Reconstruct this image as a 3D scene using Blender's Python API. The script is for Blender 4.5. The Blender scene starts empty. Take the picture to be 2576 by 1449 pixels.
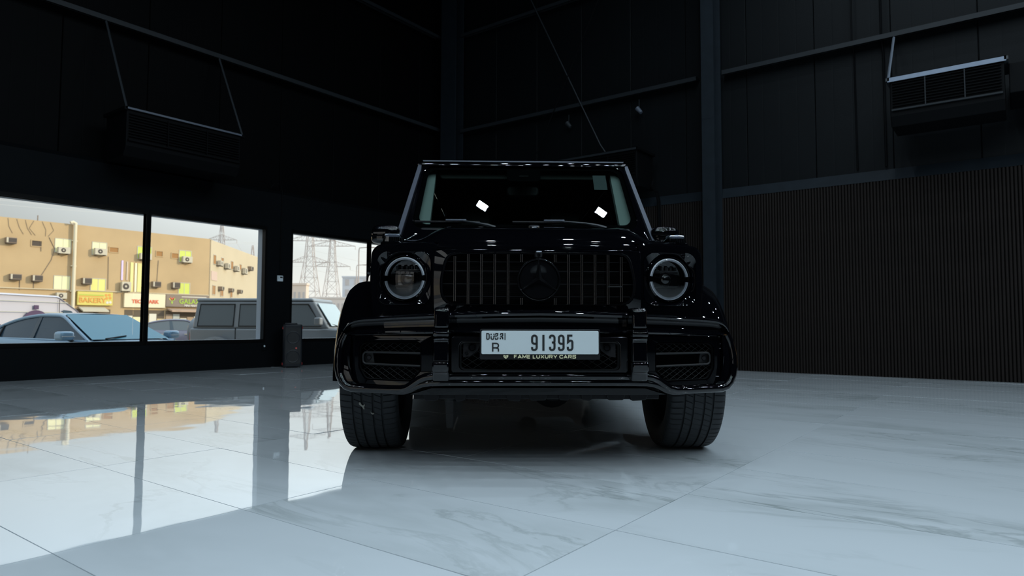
import bpy, bmesh, math, random
from mathutils import Vector, Matrix
random.seed(7)
SC = bpy.context.scene
COL = SC.collection
PI = math.pi
R = math.radians

# ------------------------------------------------------------------ camera
YAW = R(36.9189)
cam_d = bpy.data.cameras.new('camera')
cam = bpy.data.objects.new('camera', cam_d)
COL.objects.link(cam)
cam_d.sensor_width = 36.0
cam_d.lens = 1700.54 / 2576 * 36.0
cam_d.clip_end = 2000
PITCH, ROLL, CH = R(3.10283), R(0.16871), 0.695
w_ = Vector((math.cos(YAW) * math.cos(PITCH), math.sin(YAW) * math.cos(PITCH), math.sin(PITCH)))
r_ = Vector((math.sin(YAW), -math.cos(YAW), 0))
u_ = r_.cross(w_)
rr = math.cos(ROLL) * r_ + math.sin(ROLL) * u_
uu = -math.sin(ROLL) * r_ + math.cos(ROLL) * u_
cam.matrix_world = Matrix(((rr.x, uu.x, -w_.x, 0), (rr.y, uu.y, -w_.y, 0), (rr.z, uu.z, -w_.z, CH), (0, 0, 0, 1)))
cam_d.dof.use_dof = True
cam_d.dof.focus_distance = 3.3
cam_d.dof.aperture_fstop = 4.0
SC.camera = cam

# ------------------------------------------------------------------ exposure, sky, sun, lamps
SC.view_settings.view_transform = 'Standard'
SC.view_settings.look = 'None'
SC.view_settings.exposure = 0.0
SC.view_settings.gamma = 1.0
SC.view_settings.use_curve_mapping = False
try:
    SC.cycles.sample_clamp_indirect = 6.0
    SC.cycles.caustics_reflective = False
except Exception:
    pass

world = bpy.data.worlds.new('hazy_sky')
SC.world = world
world.use_nodes = True
wn = world.node_tree
wn.nodes.clear()
wo = wn.nodes.new('ShaderNodeOutputWorld')
wb = wn.nodes.new('ShaderNodeBackground')
wt = wn.nodes.new('ShaderNodeTexCoord')
wx = wn.nodes.new('ShaderNodeSeparateXYZ')
wr = wn.nodes.new('ShaderNodeValToRGB')
wn.links.new(wt.outputs['Generated'], wx.inputs[0])
wn.links.new(wx.outputs['Z'], wr.inputs[0])
wd = wn.nodes.new('ShaderNodeVectorMath'); wd.operation = 'DOT_PRODUCT'; wd.inputs[1].default_value = (0.62, -0.78, 0.0)
wn.links.new(wt.outputs['Generated'], wd.inputs[0])
wm = wn.nodes.new('ShaderNodeMapRange')
wm.inputs['From Min'].default_value = -0.62; wm.inputs['From Max'].default_value = -0.16
wm.inputs['To Min'].default_value = 0.80; wm.inputs['To Max'].default_value = 1.75
wn.links.new(wd.outputs['Value'], wm.inputs['Value'])
wv = wn.nodes.new('ShaderNodeVectorMath'); wv.operation = 'SCALE'
wn.links.new(wr.outputs[0], wv.inputs[0]); wn.links.new(wm.outputs[0], wv.inputs['Scale'])
wn.links.new(wv.outputs[0], wb.inputs[0])
wn.links.new(wb.outputs[0], wo.inputs[0])
cr = wr.color_ramp
cr.elements[0].position = 0.0
cr.elements[0].color = (0.80, 0.75, 0.70, 1)
cr.elements[1].position = 1.0
cr.elements[1].color = (0.92, 1.12, 1.30, 1)
e = cr.elements.new(0.10); e.color = (0.66, 0.67, 0.655, 1)
e = cr.elements.new(0.20); e.color = (0.92, 0.97, 0.99, 1)
e = cr.elements.new(0.40); e.color = (0.95, 1.06, 1.16, 1)
wb.inputs[1].default_value = 0.92

sun_d = bpy.data.lights.new('sun', 'SUN')
sun_d.energy = 2.9
sun_d.color = (1.0, 0.81, 0.56)
sun_d.angle = R(1.5)
sun = bpy.data.objects.new('sun', sun_d)
COL.objects.link(sun)
sd = Vector((0.62, -0.78, math.tan(R(17)))).normalized()
sun.rotation_euler = sd.to_track_quat('Z', 'Y').to_euler()

LAMP_W = 26.0
def lamp(x, y, z=7.9, sx=0.10, sy=0.17, w=LAMP_W, col=(0.73, 0.885, 1.0)):
    d = bpy.data.lights.new('ceiling_floodlight', 'AREA')
    d.shape = 'RECTANGLE'; d.size = sx; d.size_y = sy
    d.energy = w; d.color = col
    o = bpy.data.objects.new('ceiling_floodlight', d)
    COL.objects.link(o)
    o.location = (x, y, z)
    o.rotation_euler = (0, 0, R(5))
    return o
# staggered grid of floodlights under the roof
for j_ in range(-8, 1):
    for i_ in range(-6, 4):
        a = 3.109 + 2.28 * i_ + (1.14 if j_ % 2 else 0.0)
        b = 2.737 + 1.59 * j_
        if -8.6 < a < 9.6: lamp(a, b)

# ------------------------------------------------------------------ helpers
def lin(c):
    c = c / 255.0
    return c / 12.92 if c <= 0.04045 else ((c + 0.055) / 1.055) ** 2.4
def rgb(r, g, b): return (lin(r), lin(g), lin(b))

def mat(name, col, rough=0.5, metal=0.0, spec=0.5, coat=0.0, coat_r=0.03, var=0.0, vscale=6.0, bump=0.0, bscale=40.0, emit=None, es=0.0):
    m = bpy.data.materials.new(name)
    m.use_nodes = True
    nt = m.node_tree
    p = nt.nodes['Principled BSDF']
    p.inputs['Base Color'].default_value = (*col, 1)
    p.inputs['Roughness'].default_value = rough
    p.inputs['Metallic'].default_value = metal
    p.inputs['Specular IOR Level'].default_value = spec
    p.inputs['Coat Weight'].default_value = coat
    p.inputs['Coat Roughness'].default_value = coat_r
    if emit:
        p.inputs['Emission Color'].default_value = (*emit, 1)
        p.inputs['Emission Strength'].default_value = es
    if var or bump:
        tc = nt.nodes.new('ShaderNodeTexCoord')
        if var:
            n = nt.nodes.new('ShaderNodeTexNoise')
            n.inputs['Scale'].default_value = vscale
            n.inputs['Detail'].default_value = 4
            mx = nt.nodes.new('ShaderNodeMix'); mx.data_type = 'RGBA'
            mx.inputs['A'].default_value = (*[c * (1 - var) for c in col], 1)
            mx.inputs['B'].default_value = (*[min(1, c * (1 + var)) for c in col], 1)
            nt.links.new(tc.outputs['Object'], n.inputs['Vector'])
            nt.links.new(n.outputs['Fac'], mx.inputs['Factor'])
            nt.links.new(mx.outputs['Result'], p.inputs['Base Color'])
        if bump:
            n2 = nt.nodes.new('ShaderNodeTexNoise')
            n2.inputs['Scale'].default_value = bscale
            b = nt.nodes.new('ShaderNodeBump')
            b.inputs['Strength'].default_value = 0.5
            b.inputs['Distance'].default_value = bump
            nt.links.new(tc.outputs['Object'], n2.inputs['Vector'])
            nt.links.new(n2.outputs['Fac'], b.inputs['Height'])
            nt.links.new(b.outputs[0], p.inputs['Normal'])
    return m

def thin_glass(name, tint=(0.95, 0.97, 0.97), ior=1.45, rough=0.0):
    m = bpy.data.materials.new(name)
    m.use_nodes = True
    nt = m.node_tree
    nt.nodes.clear()
    o = nt.nodes.new('ShaderNodeOutputMaterial')
    t = nt.nodes.new('ShaderNodeBsdfTransparent')
    t.inputs[0].default_value = (*tint, 1)
    g = nt.nodes.new('ShaderNodeBsdfGlossy')
    g.inputs['Roughness'].default_value = rough
    f = nt.nodes.new('ShaderNodeFresnel')
    f.inputs[0].default_value = ior
    mx = nt.nodes.new('ShaderNodeMixShader')
    nt.links.new(f.outputs[0], mx.inputs[0])
    nt.links.new(t.outputs[0], mx.inputs[1])
    nt.links.new(g.outputs[0], mx.inputs[2])
    nt.links.new(mx.outputs[0], o.inputs[0])
    return m

class MB:
    def __init__(s): s.v = []; s.f = []
    def add(s, vs, fs, M=None):
        k = len(s.v)
        s.v += [tuple(M @ Vector(p)) if M else tuple(p) for p in vs]
        s.f += [tuple(i + k for i in f) for f in fs]
        return s
    def box(s, x0, x1, y0, y1, z0, z1, M=None):
        return s.add([(x0, y0, z0), (x1, y0, z0), (x1, y1, z0), (x0, y1, z0), (x0, y0, z1), (x1, y0, z1), (x1, y1, z1), (x0, y1, z1)],
              [(0, 3, 2, 1), (4, 5, 6, 7), (0, 1, 5, 4), (1, 2, 6, 5), (2, 3, 7, 6), (3, 0, 4, 7)], M)
    def loft(s, rings, closed=True, cap=True, M=None, loop=False):
        n = len(rings[0]); vs = [p for r in rings for p in r]; fs = []
        m = len(rings)
        for i in range(m if loop else m - 1):
            a = i * n; b = ((i + 1) % m) * n
            for j in range(n if closed else n - 1):
                k = (j + 1) % n
                fs.append((a + j, a + k, b + k, b + j))
        if cap and closed and not loop:
            fs.append(tuple(range(n))[::-1]); fs.append(tuple(range((m - 1) * n, m * n)))
        return s.add(vs, fs, M)
    def prism(s, poly, axis, a, b, M=None):
        def P(u, v, t):
            return {'x': (t, u, v), 'y': (u, t, v), 'z': (u, v, t)}[axis]
        return s.loft([[P(u, v, a) for u, v in poly], [P(u, v, b) for u, v in poly]], M=M)
    def tube(s, path, r, n=8, loop=False, M=None, cap=True):
        pts = [Vector(p) for p in path]; rings = []; up = None
        for i, p in enumerate(pts):
            if loop: d = (pts[(i + 1) % len(pts)] - pts[i - 1])
            else: d = pts[min(i + 1, len(pts) - 1)] - pts[max(i - 1, 0)]
            d.normalize()
            if up is None:
                up = Vector((0, 0, 1)) if abs(d.z) < 0.9 else Vector((1, 0, 0))
            a = d.cross(up)
            if a.length < 1e-4: a = d.orthogonal()
            a.normalize(); b = a.cross(d).normalized(); up = b
            rad = r[i] if isinstance(r, (list, tuple)) else r
            rings.append([tuple(p + rad * (math.cos(2 * PI * k / n) * a + math.sin(2 * PI * k / n) * b)) for k in range(n)])
        return s.loft(rings, cap=cap, M=M, loop=loop)
    def revolve(s, prof, n=32, M=None, axis='y', cap=False):
        # prof: (t along axis, radius)
        rings = []
        for k in range(n):
            a = 2 * PI * k / n; c, q = math.cos(a), math.sin(a)
            rings.append([{'y': (r * c, t, r * q), 'x': (t, r * c, r * q), 'z': (r * c, r * q, t)}[axis] for t, r in prof])
        return s.loft(rings, closed=False, cap=False, loop=True, M=M)
    def disc(s, c, r, n=24, y=0.0, M=None):
        return s.add([(c[0] + r * math.cos(2 * PI * k / n), y, c[1] + r * math.sin(2 * PI * k / n)) for k in range(n)], [tuple(range(n))], M)
    def mesh(s, name, smooth=40):
        me = bpy.data.meshes.new(name)
        me.from_pydata(s.v, [], s.f)
        bm = bmesh.new(); bm.from_mesh(me)
        bmesh.ops.remove_doubles(bm, verts=bm.verts, dist=1e-6)
        bmesh.ops.recalc_face_normals(bm, faces=bm.faces)
        bm.to_mesh(me); bm.free()
        if smooth:
            me.polygons.foreach_set('use_smooth', [True] * len(me.polygons))
            me.set_sharp_from_angle(angle=R(smooth))
        me.update()
        return me
    def build(s, name, m, parent=None, smooth=40, bevel=0, seg=2, **props):
        o = bpy.data.objects.new(name, s.mesh(name, smooth))
        COL.objects.link(o)
        o.data.materials.append(m)
        if parent: o.parent = parent
        if bevel:
            b = o.modifiers.new('bevel', 'BEVEL'); b.width = bevel; b.segments = seg; b.limit_method = 'ANGLE'; b.angle_limit = R(35)
        for k, v in props.items(): o[k] = v
        return o

def thing(name, label, cat, loc=(0, 0, 0), rz=0.0, group=None):
    o = bpy.data.objects.new(name, None)
    o.empty_display_size = 0.2
    COL.objects.link(o)
    o.location = loc; o.rotation_euler = (0, 0, rz)
    o['label'] = label; o['category'] = cat
    if group: o['group'] = group
    return o
def tag(o, label, cat, group=None):
    o['label'] = label; o['category'] = cat
    if group: o['group'] = group
    return o
def copy_of(src, name, parent=None, loc=(0, 0, 0), rot=None):
    o = src.copy(); o.name = name; COL.objects.link(o)
    o.parent = parent; o.location = loc
    if rot: o.rotation_euler = rot
    return o

def fillet(pts, n=5, closed=False):
    # pts: (x, y) or (x, y, radius)
    out = []; m = len(pts)
    for i, p in enumerate(pts):
        r = p[2] if len(p) > 2 else 0
        if r <= 0 or (not closed and i in (0, m - 1)):
            out.append((p[0], p[1])); continue
        P = Vector(p[:2]); A = Vector(pts[i - 1][:2]); B = Vector(pts[(i + 1) % m][:2])
        a = (A - P); b = (B - P)
        la, lb = a.length, b.length
        a.normalize(); b.normalize()
        ang = a.angle(b)
        if abs(ang - PI) < 1e-3: out.append((p[0], p[1])); continue
        d = min(r / math.tan(ang / 2), la * 0.499, lb * 0.499)
        rad = d * math.tan(ang / 2)
        c = P + (a + b).normalized() * (rad / math.sin(ang / 2))
        s = P + a * d - c; e_ = P + b * d - c
        a0 = math.atan2(s.y, s.x); a1 = math.atan2(e_.y, e_.x)
        da = (a1 - a0 + PI) % (2 * PI) - PI
        for k in range(n + 1):
            t = a0 + da * k / n
            out.append((c.x + rad * math.cos(t), c.y + rad * math.sin(t)))
    return out
def rrect(x0, x1, z0, z1, r, n=6, rb=None):
    rb = r if rb is None else rb
    return fillet([(x0, z0, rb), (x1, z0, rb), (x1, z1, r), (x0, z1, r)], n, True)

def stroke(mb, pts, wdt, y0, y1, M=None):
    # a flat ribbon along pts (u, v), standing in the x/z plane between depths y0 and y1
    n = len(pts); L = []; Rr = []
    P = [Vector(p) for p in pts]
    for i in range(n):
        d0 = (P[i] - P[i - 1]).normalized() if i else (P[1] - P[0]).normalized()
        d1 = (P[i + 1] - P[i]).normalized() if i < n - 1 else d0
        t = (d0 + d1).normalized() if (d0 + d1).length > 1e-5 else d0
        nn = Vector((-t.y, t.x)); k = 1 / max(0.35, nn.dot(Vector((-d1.y, d1.x))))
        L.append(P[i] + nn * wdt / 2 * k); Rr.append(P[i] - nn * wdt / 2 * k)
    rings = [[(l.x, y0, l.y), (l.x, y1, l.y), (q.x, y1, q.y), (q.x, y0, q.y)] for l, q in zip(L, Rr)]
    mb.loft(rings, M=M)

def text(name, body, size, loc, m, parent=None, depth=0.001, offset=0.0, sx=1.0, align='CENTER', space=1.0):
    c = bpy.data.curves.new(name, 'FONT')
    c.body = body; c.size = size; c.extrude = depth; c.offset = offset
    c.align_x = align; c.align_y = 'CENTER'; c.space_character = space
    o = bpy.data.objects.new(name, c)
    COL.objects.link(o)
    dg = bpy.context.evaluated_depsgraph_get()
    me = bpy.data.meshes.new_from_object(o.evaluated_get(dg))
    bpy.data.objects.remove(o)
    M = Matrix.Rotation(PI / 2, 4, 'X') @ Matrix.Scale(sx, 4, Vector((1, 0, 0)))
    me.transform(M)
    o = bpy.data.objects.new(name, me)
    me.materials.clear(); me.materials.append(m)
    COL.objects.link(o)
    o.location = loc
    if parent: o.parent = parent
    return o

# ------------------------------------------------------------------ materials
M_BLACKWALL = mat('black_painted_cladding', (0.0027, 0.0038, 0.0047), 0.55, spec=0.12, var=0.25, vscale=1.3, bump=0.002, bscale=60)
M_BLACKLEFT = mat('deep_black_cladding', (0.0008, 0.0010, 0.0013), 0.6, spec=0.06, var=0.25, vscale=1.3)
M_BLACKWALL2 = mat('black_painted_masonry', (0.0022, 0.0032, 0.0042), 0.7, spec=0.08, var=0.2, vscale=3, bump=0.004, bscale=90)
M_STEEL = mat('dark_painted_steel', (0.014, 0.017, 0.020), 0.5, spec=0.2, var=0.2, vscale=5)
M_COLUMN = mat('charcoal_painted_steel', (0.0098, 0.0142, 0.0188), 0.55, spec=0.15, var=0.3, vscale=7)
M_FRAME = mat('black_window_frame', (0.0015, 0.0016, 0.0018), 0.4, spec=0.12)
M_RIB = mat('dark_brown_rib_panel', (0.0122, 0.0094, 0.0083), 0.6, spec=0.12, var=0.25, vscale=4, bump=0.0006, bscale=200)
M_RIBBACK = mat('rib_panel_backing', (0.003, 0.0027, 0.0025), 0.8, spec=0.05)
M_CEIL = mat('black_ceiling_sheet', (0.003, 0.0035, 0.004), 0.8, spec=0.1)
M_GALV = mat('pale_bracket_steel', (0.085, 0.10, 0.13), 0.45, spec=0.4, var=0.15, vscale=12)
M_ROD = mat('dull_bracket_steel', (0.026, 0.031, 0.036), 0.45, spec=0.4)
M_AC = mat('black_unit_casing', (0.0016, 0.0019, 0.0024), 0.6, spec=0.08)
M_REVEAL = mat('pale_outer_reveal', (0.42, 0.46, 0.52), 0.6)
M_WHITEPL = mat('white_plastic', (0.55, 0.62, 0.66), 0.4)
M_DARKPL = mat('dark_plastic', (0.012, 0.012, 0.013), 0.4)
M_PANE = thin_glass('window_glass', (0.95, 0.97, 0.965), 1.3)

def marble():
    m = bpy.data.materials.new('polished_marble_tile')
    m.use_nodes = True
    nt = m.node_tree; N = nt.nodes; K = nt.links
    p = N['Principled BSDF']
    tc = N.new('ShaderNodeTexCoord'); oi = N.new('ShaderNodeObjectInfo')
    mp = N.new('ShaderNodeMapping'); mp.inputs['Rotation'].default_value = (0, 0, R(-28)); mp.inputs['Scale'].default_value = (1.0, 0.38, 1)
    off = N.new('ShaderNodeVectorMath'); off.operation = 'SCALE'; off.inputs['Scale'].default_value = 31.0
    cb = N.new('ShaderNodeCombineXYZ')
    K.new(oi.outputs['Random'], cb.inputs[0]); K.new(oi.outputs['Random'], cb.inputs[1]); K.new(oi.outputs['Random'], cb.inputs[2])
    K.new(cb.outputs[0], off.inputs[0])
    ad = N.new('ShaderNodeVectorMath'); ad.operation = 'ADD'
    K.new(tc.outputs['Object'], mp.inputs[0]); K.new(mp.outputs[0], ad.inputs[0]); K.new(off.outputs[0], ad.inputs[1])
    def vein(scale, detail, dist, lo, hi):
        n = N.new('ShaderNodeTexNoise'); n.inputs['Scale'].default_value = scale; n.inputs['Detail'].default_value = detail
        n.inputs['Roughness'].default_value = 0.62; n.inputs['Distortion'].default_value = dist
        K.new(ad.outputs[0], n.inputs['Vector'])
        a = N.new('ShaderNodeMath'); a.operation = 'SUBTRACT'; a.inputs[1].default_value = 0.5; K.new(n.outputs['Fac'], a.inputs[0])
        b = N.new('ShaderNodeMath'); b.operation = 'ABSOLUTE'; K.new(a.outputs[0], b.inputs[0])
        r = N.new('ShaderNodeMapRange'); r.inputs['From Min'].default_value = lo; r.inputs['From Max'].default_value = hi
        r.inputs['To Min'].default_value = 1; r.inputs['To Max'].default_value = 0
        K.new(b.outputs[0], r.inputs['Value'])
        return r.outputs[0]
    v1 = vein(1.6, 7, 0.6, 0.0, 0.022)
    v2 = vein(1.1, 5, 0.3, 0.0, 0.10)
    # veins only where a broad mask allows
    mk = N.new('ShaderNodeTexNoise'); mk.inputs['Scale'].default_value = 1.3; K.new(ad.outputs[0], mk.inputs['Vector'])
    mr = N.new('ShaderNodeMapRange'); mr.inputs['From Min'].default_value = 0.45; mr.inputs['From Max'].default_value = 0.65; K.new(mk.outputs['Fac'], mr.inputs['Value'])
    m1 = N.new('ShaderNodeMath'); m1.operation = 'MULTIPLY'; K.new(v1, m1.inputs[0]); K.new(mr.outputs[0], m1.inputs[1])
    m2 = N.new('ShaderNodeMath'); m2.operation = 'MULTIPLY'; K.new(v2, m2.inputs[0]); K.new(mr.outputs[0], m2.inputs[1])
    m2b = N.new('ShaderNodeMath'); m2b.operation = 'MULTIPLY'; m2b.inputs[1].default_value = 0.40; K.new(m2.outputs[0], m2b.inputs[0])
    m1b = N.new('ShaderNodeMath'); m1b.operation = 'MULTIPLY'; m1b.inputs[1].default_value = 0.60; K.new(m1.outputs[0], m1b.inputs[0])
    s = N.new('ShaderNodeMath'); s.operation = 'ADD'; s.use_clamp = True; K.new(m1b.outputs[0], s.inputs[0]); K.new(m2b.outputs[0], s.inputs[1])
    mx = N.new('ShaderNodeMix'); mx.data_type = 'RGBA'
    mx.inputs['A'].default_value = (0.70, 0.755, 0.79, 1)
    mx.inputs['B'].default_value = (0.37, 0.42, 0.42, 1)
    K.new(s.outputs[0], mx.inputs['Factor']); K.new(mx.outputs['Result'], p.inputs['Base Color'])
    p.inputs['Roughness'].default_value = 0.03
    p.inputs['IOR'].default_value = 1.7
    p.inputs['Coat Weight'].default_value = 0.45
    p.inputs['Coat Roughness'].default_value = 0.015
    # faint waviness of polished tiles
    nb = N.new('ShaderNodeTexNoise'); nb.inputs['Scale'].default_value = 2.6; nb.inputs['Detail'].default_value = 1.0
    ge = N.new('ShaderNodeNewGeometry'); K.new(ge.outputs['Position'], nb.inputs['Vector'])
    bu = N.new('ShaderNodeBump'); bu.inputs['Strength'].default_value = 1.0; bu.inputs['Distance'].default_value = 0.0011
    K.new(nb.outputs['Fac'], bu.inputs['Height']); K.new(bu.outputs[0], p.inputs['Normal']); K.new(bu.outputs[0], p.inputs['Coat Normal'])
    return m
M_MARBLE = marble()
M_GROUT = mat('dark_tile_grout', (0.012, 0.014, 0.016), 0.9, spec=0.05)

# ------------------------------------------------------------------ room shell
XL, XR, YB, YW, ZC = -9.2, 10.42, -11.2, 9.70, 8.4
XP, YP = 10.55, 9.83            # upper cladding planes
def struct(o): o['kind'] = 'structure'; return o

floor = struct(MB().box(XL - .2, XR + .3, YB - .2, YW + .25, -0.55, -0.012).build('floor', M_GROUT))
TX, TY, GAP = 0.6225, 1.24, 0.0034
tile_me = None
def tile_mesh():
    a, b = TX / 2 - GAP / 2, TY / 2 - GAP / 2
    return MB().box(-a, a, -b, b, -.011, 0).mesh('tile', 0)
tile_me = tile_mesh(); tile_me.materials.append(M_MARBLE)
far = MB()
for i in range(-17, 16):
    for j in range(-10, 8):
        x0 = 0.833 + TX * i; y0 = 1.12 + TY * j
        cx, cy = x0 + TX / 2, y0 + TY / 2
        if x0 > XR or y0 > YW or x0 + TX < XL or y0 + TY < YB: continue
        if x0 > 0.1 and y0 > -1.5 and cy - 0.75 * cx < 9 and (cx * .8 + cy * .6) > 0.9:
            o = bpy.data.objects.new('tile', tile_me); COL.objects.link(o); o.parent = floor
            o.location = (cx, cy, random.uniform(-.0003, .0003))
            o.rotation_euler = (random.gauss(0, .0007), random.gauss(0, .0008), 0)
        else:
            a, b = TX / 2 - GAP / 2, TY / 2 - GAP / 2
            far.box(max(cx - a, XL), min(cx + a, XR), max(cy - b, YB), min(cy + b, YW), -.011, 0)
far.build('tile_field', M_MARBLE, floor, 0, kind='stuff')

# left wall: masonry with window openings, cladding above
W_SILL, W_HEAD, W_TOP = 0.45, 2.222, 2.83
wl = MB()
T0, T1 = YW, YW + 0.09
opens = [(0.9, 4.42), (4.485, 6.285), (6.80, 8.475), (8.51, 10.1)]
wl.box(XL, XR + .2, T0, T1, 0, W_SILL); wl.box(XL, XR + .2, T0, T1, W_HEAD, W_TOP)
ed = [XL] + [v for o in opens for v in o] + [XR + .2]
for a, b in zip(ed[::2], ed[1::2]): wl.box(a, b, T0, T1, W_SILL, W_HEAD)
# sloped capping above the masonry
wl.prism([(T0, W_TOP), (T1 + .1, W_TOP), (T1 + .1, W_TOP + .07), (T0 + .1, W_TOP + .07)], 'x', XL, XR + .2)
wall_left = struct(wl.build('wall_left', M_BLACKWALL2, smooth=0))
rv = MB()
for a, b in ((0.9, 6.285), (6.80, 10.1)):
    rv.box(a - .05, a, T1, T1 + .12, W_SILL - .05, W_HEAD + .05); rv.box(b, b + .05, T1, T1 + .12, W_SILL - .05, W_HEAD + .05)
    rv.box(a - .05, b + .05, T1, T1 + .12, W_HEAD, W_HEAD + .05); rv.box(a - .05, b + .05, T1, T1 + .12, W_SILL - .05, W_SILL)
rv.box(XL, XR + .3, T1, T1 + .1, -.55, W_SILL - .05)
rv.build('outer_reveal', M_REVEAL, wall_left, 0)
# upper cladding panels, 1 m wide
pan = MB()
pw = 1.085
def panel_mesh(w, h):
    mb = MB(); g = .004; d = .05
    prof = [(g, d), (g, .006), (g + .006, 0), (w * .25 - .01, 0), (w * .25, .0008), (w * .25 + .01, 0), (w * .5 - .01, 0), (w * .5, .0008), (w * .5 + .01, 0),
            (w * .75 - .01, 0), (w * .75, .0008), (w * .75 + .01, 0), (w - g - .006, 0), (w - g, .006), (w - g, d)]
    mb.prism(prof, 'z', 0, h)
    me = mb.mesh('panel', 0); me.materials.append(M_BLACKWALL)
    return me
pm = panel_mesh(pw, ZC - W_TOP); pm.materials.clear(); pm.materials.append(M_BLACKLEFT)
MB().box(XL, XR + .3, YP + .052, YP + .11, W_TOP - .1, ZC).build('panel_backing', M_FRAME, wall_left, 0)
for k in range(-9, 5):
    o = bpy.data.objects.new('panel', pm); COL.objects.link(o); o.parent = wall_left
    o.location = (6.61 + (k - 1) * pw + .0, YP, W_TOP)

def window(i, x0, x1):
    fr = MB(); d0, d1 = YW + .005, YW + .075; t = .035
    mw = .03
    fr.box(x0 - mw, x0, d0 - .012, d1, W_SILL - .05, W_HEAD + .05); fr.box(x1, x1 + mw, d0 - .012, d1, W_SILL - .05, W_HEAD + .05)
    fr.box(x0, x1, d0 - .012, d1, W_HEAD, W_HEAD + .05); fr.box(x0, x1, d0 - .012, d1, W_SILL - .05, W_SILL)
    w = struct(fr.build('window_%d' % i, M_FRAME, smooth=0))
    MB().box(x0, x1, YW + .045, YW + .051, W_SILL, W_HEAD).build('pane', M_PANE, w, 0)
for i, (a, b) in enumerate([(0.9, 4.42), (4.485, 6.28), (6.80, 8.475), (8.51, 10.1)]):
    window(i + 1, a, b)

# right wall: ribbed panelling below, cladding above
wr_ = MB()
R_TOP = 2.69
wr_.box(XR + .02, XR + .13, YB, YW + .1, 0, R_TOP)
wall_right = struct(wr_.build('wall_right', M_RIBBACK, smooth=0))
cp = MB().prism([(XR - .005, R_TOP), (XR + .02, R_TOP), (XR + .14, R_TOP), (XR + .14, R_TOP + .17), (XR + .115, R_TOP + .17)], 'y', YB, YW + .1)
cp.build('sloped_capping', M_COLUMN, wall_right, 0)
RP = 0.0402
rm = MB()
hw = RP * .36
rm.prism([(0.022, -hw), (.006, -hw), (.001, -hw * .62), (0, -hw * .2), (0, hw * .2), (.001, hw * .62), (.006, hw), (.022, hw)], 'z', 0.0, R_TOP)
rib_me = rm.mesh('rib', 50); rib_me.materials.append(M_RIB)
nr = 0
rest = MB()
y = YW - .02
while y > YB:
    if y > -1.0:
        o = bpy.data.objects.new('rib', rib_me); COL.objects.link(o); o.parent = wall_right; o.location = (XR, y, 0); nr += 1
    else:
        rest.box(XR, XR + .02, y - hw, y + hw, 0, R_TOP)
    y -= RP
rest.build('rib_field', M_RIB, wall_right, 0, kind='stuff')
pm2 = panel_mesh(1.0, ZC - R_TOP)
MB().box(XP + .052, XP + .11, YB, YW + .3, R_TOP - .1, ZC).build('panel_backing', M_FRAME, wall_right, 0)
for k in range(-13, 8):
    o = bpy.data.objects.new('panel', pm2); COL.objects.link(o); o.parent = wall_right
    o.location = (XP, 3.33 + k * 1.0, R_TOP); o.rotation_euler = (0, 0, R(90)); o.scale = (1, -1, 1)

# back and far walls, ceiling (behind the camera: an open shop front with a row of upper lights)
struct(MB().box(XL - .2, XR + .3, YB - .2, YB, 0, ZC).build('wall_back', M_BLACKWALL2, smooth=0))
OY0, OY1, OZ = -1.9, 3.6, 2.55
wf_ = MB()
wf_.box(XL - .2, XL, YB, OY0, 0, ZC); wf_.box(XL - .2, XL, OY1, YW + .2, 0, ZC); wf_.box(XL - .2, XL, OY0, OY1, OZ, OZ + .2); wf_.box(XL - .2, XL, OY0, OY1, 3.45, ZC)
for k in range(1, 4):
    y = OY0 + (OY1 - OY0) * k / 4
    wf_.box(XL - .2, XL, y - .05, y + .05, OZ + .2, 3.45)
struct(wf_.build('wall_far', M_BLACKWALL2, smooth=0))
struct(MB().box(XL - .3, XR + .4, YB - .3, YW + .3, ZC, ZC + .15).build('ceiling', M_CEIL, smooth=0))

# girts (horizontal steel rails) on both walls
def girt(n, axis, z, d=.18, h=.075):
    # folded rail: top flange, front face and a short return lip
    mb = MB()
    if axis == 'x':
        p = YP
        mb.box(XL, XR - .12, p - d, p, z - .010, z); mb.box(XL, XR - .12, p - d, p - d + .010, z - h, z - .010); mb.box(XL, XR - .12, p - d, p - d + .03, z - h, z - h + .008)
    else:
        p = XP
        for a, b in ((YB, 3.66), (4.08, 9.15)):
            mb.box(p - d, p, a, b, z - .010, z); mb.box(p - d, p - d + .010, a, b, z - h, z - .010); mb.box(p - d, p - d + .03, a, b, z - h, z - h + .008)
    return struct(mb.build('trim_%d' % n, M_STEEL, smooth=0))
girt(1, 'x', 4.81); girt(2, 'x', 6.80); girt(3, 'y', 4.72); girt(4, 'y', 6.74)

def hcol(n, x, y, mx_):
    mb = MB()
    mb.box(x, x + .016, y, y + .2, 0, ZC); mb.box(x + .30, x + .316, y, y + .2, 0, ZC); mb.box(x + .016, x + .30, y + .09, y + .102, 0, ZC)
    mb.box(x - .03, x + .34, y - .03, y + .23, 0, .02)
    for q in (1.0, 3.9): mb.box(x - .002, x, y, y + .2, q, q + .012)
    return struct(mb.build('trim_%d' % n, mx_, smooth=0))
hcol(5, 10.10, 3.69, M_COLUMN)
mb = MB()
mb.box(10.16, 10.176, 9.1, 9.5, 0, ZC); mb.box(10.40, 10.416, 9.1, 9.5, 0, ZC); mb.box(10.176, 10.40, 9.29, 9.31, 0, ZC)
struct(mb.build('trim_6', M_COLUMN, smooth=0))

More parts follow.
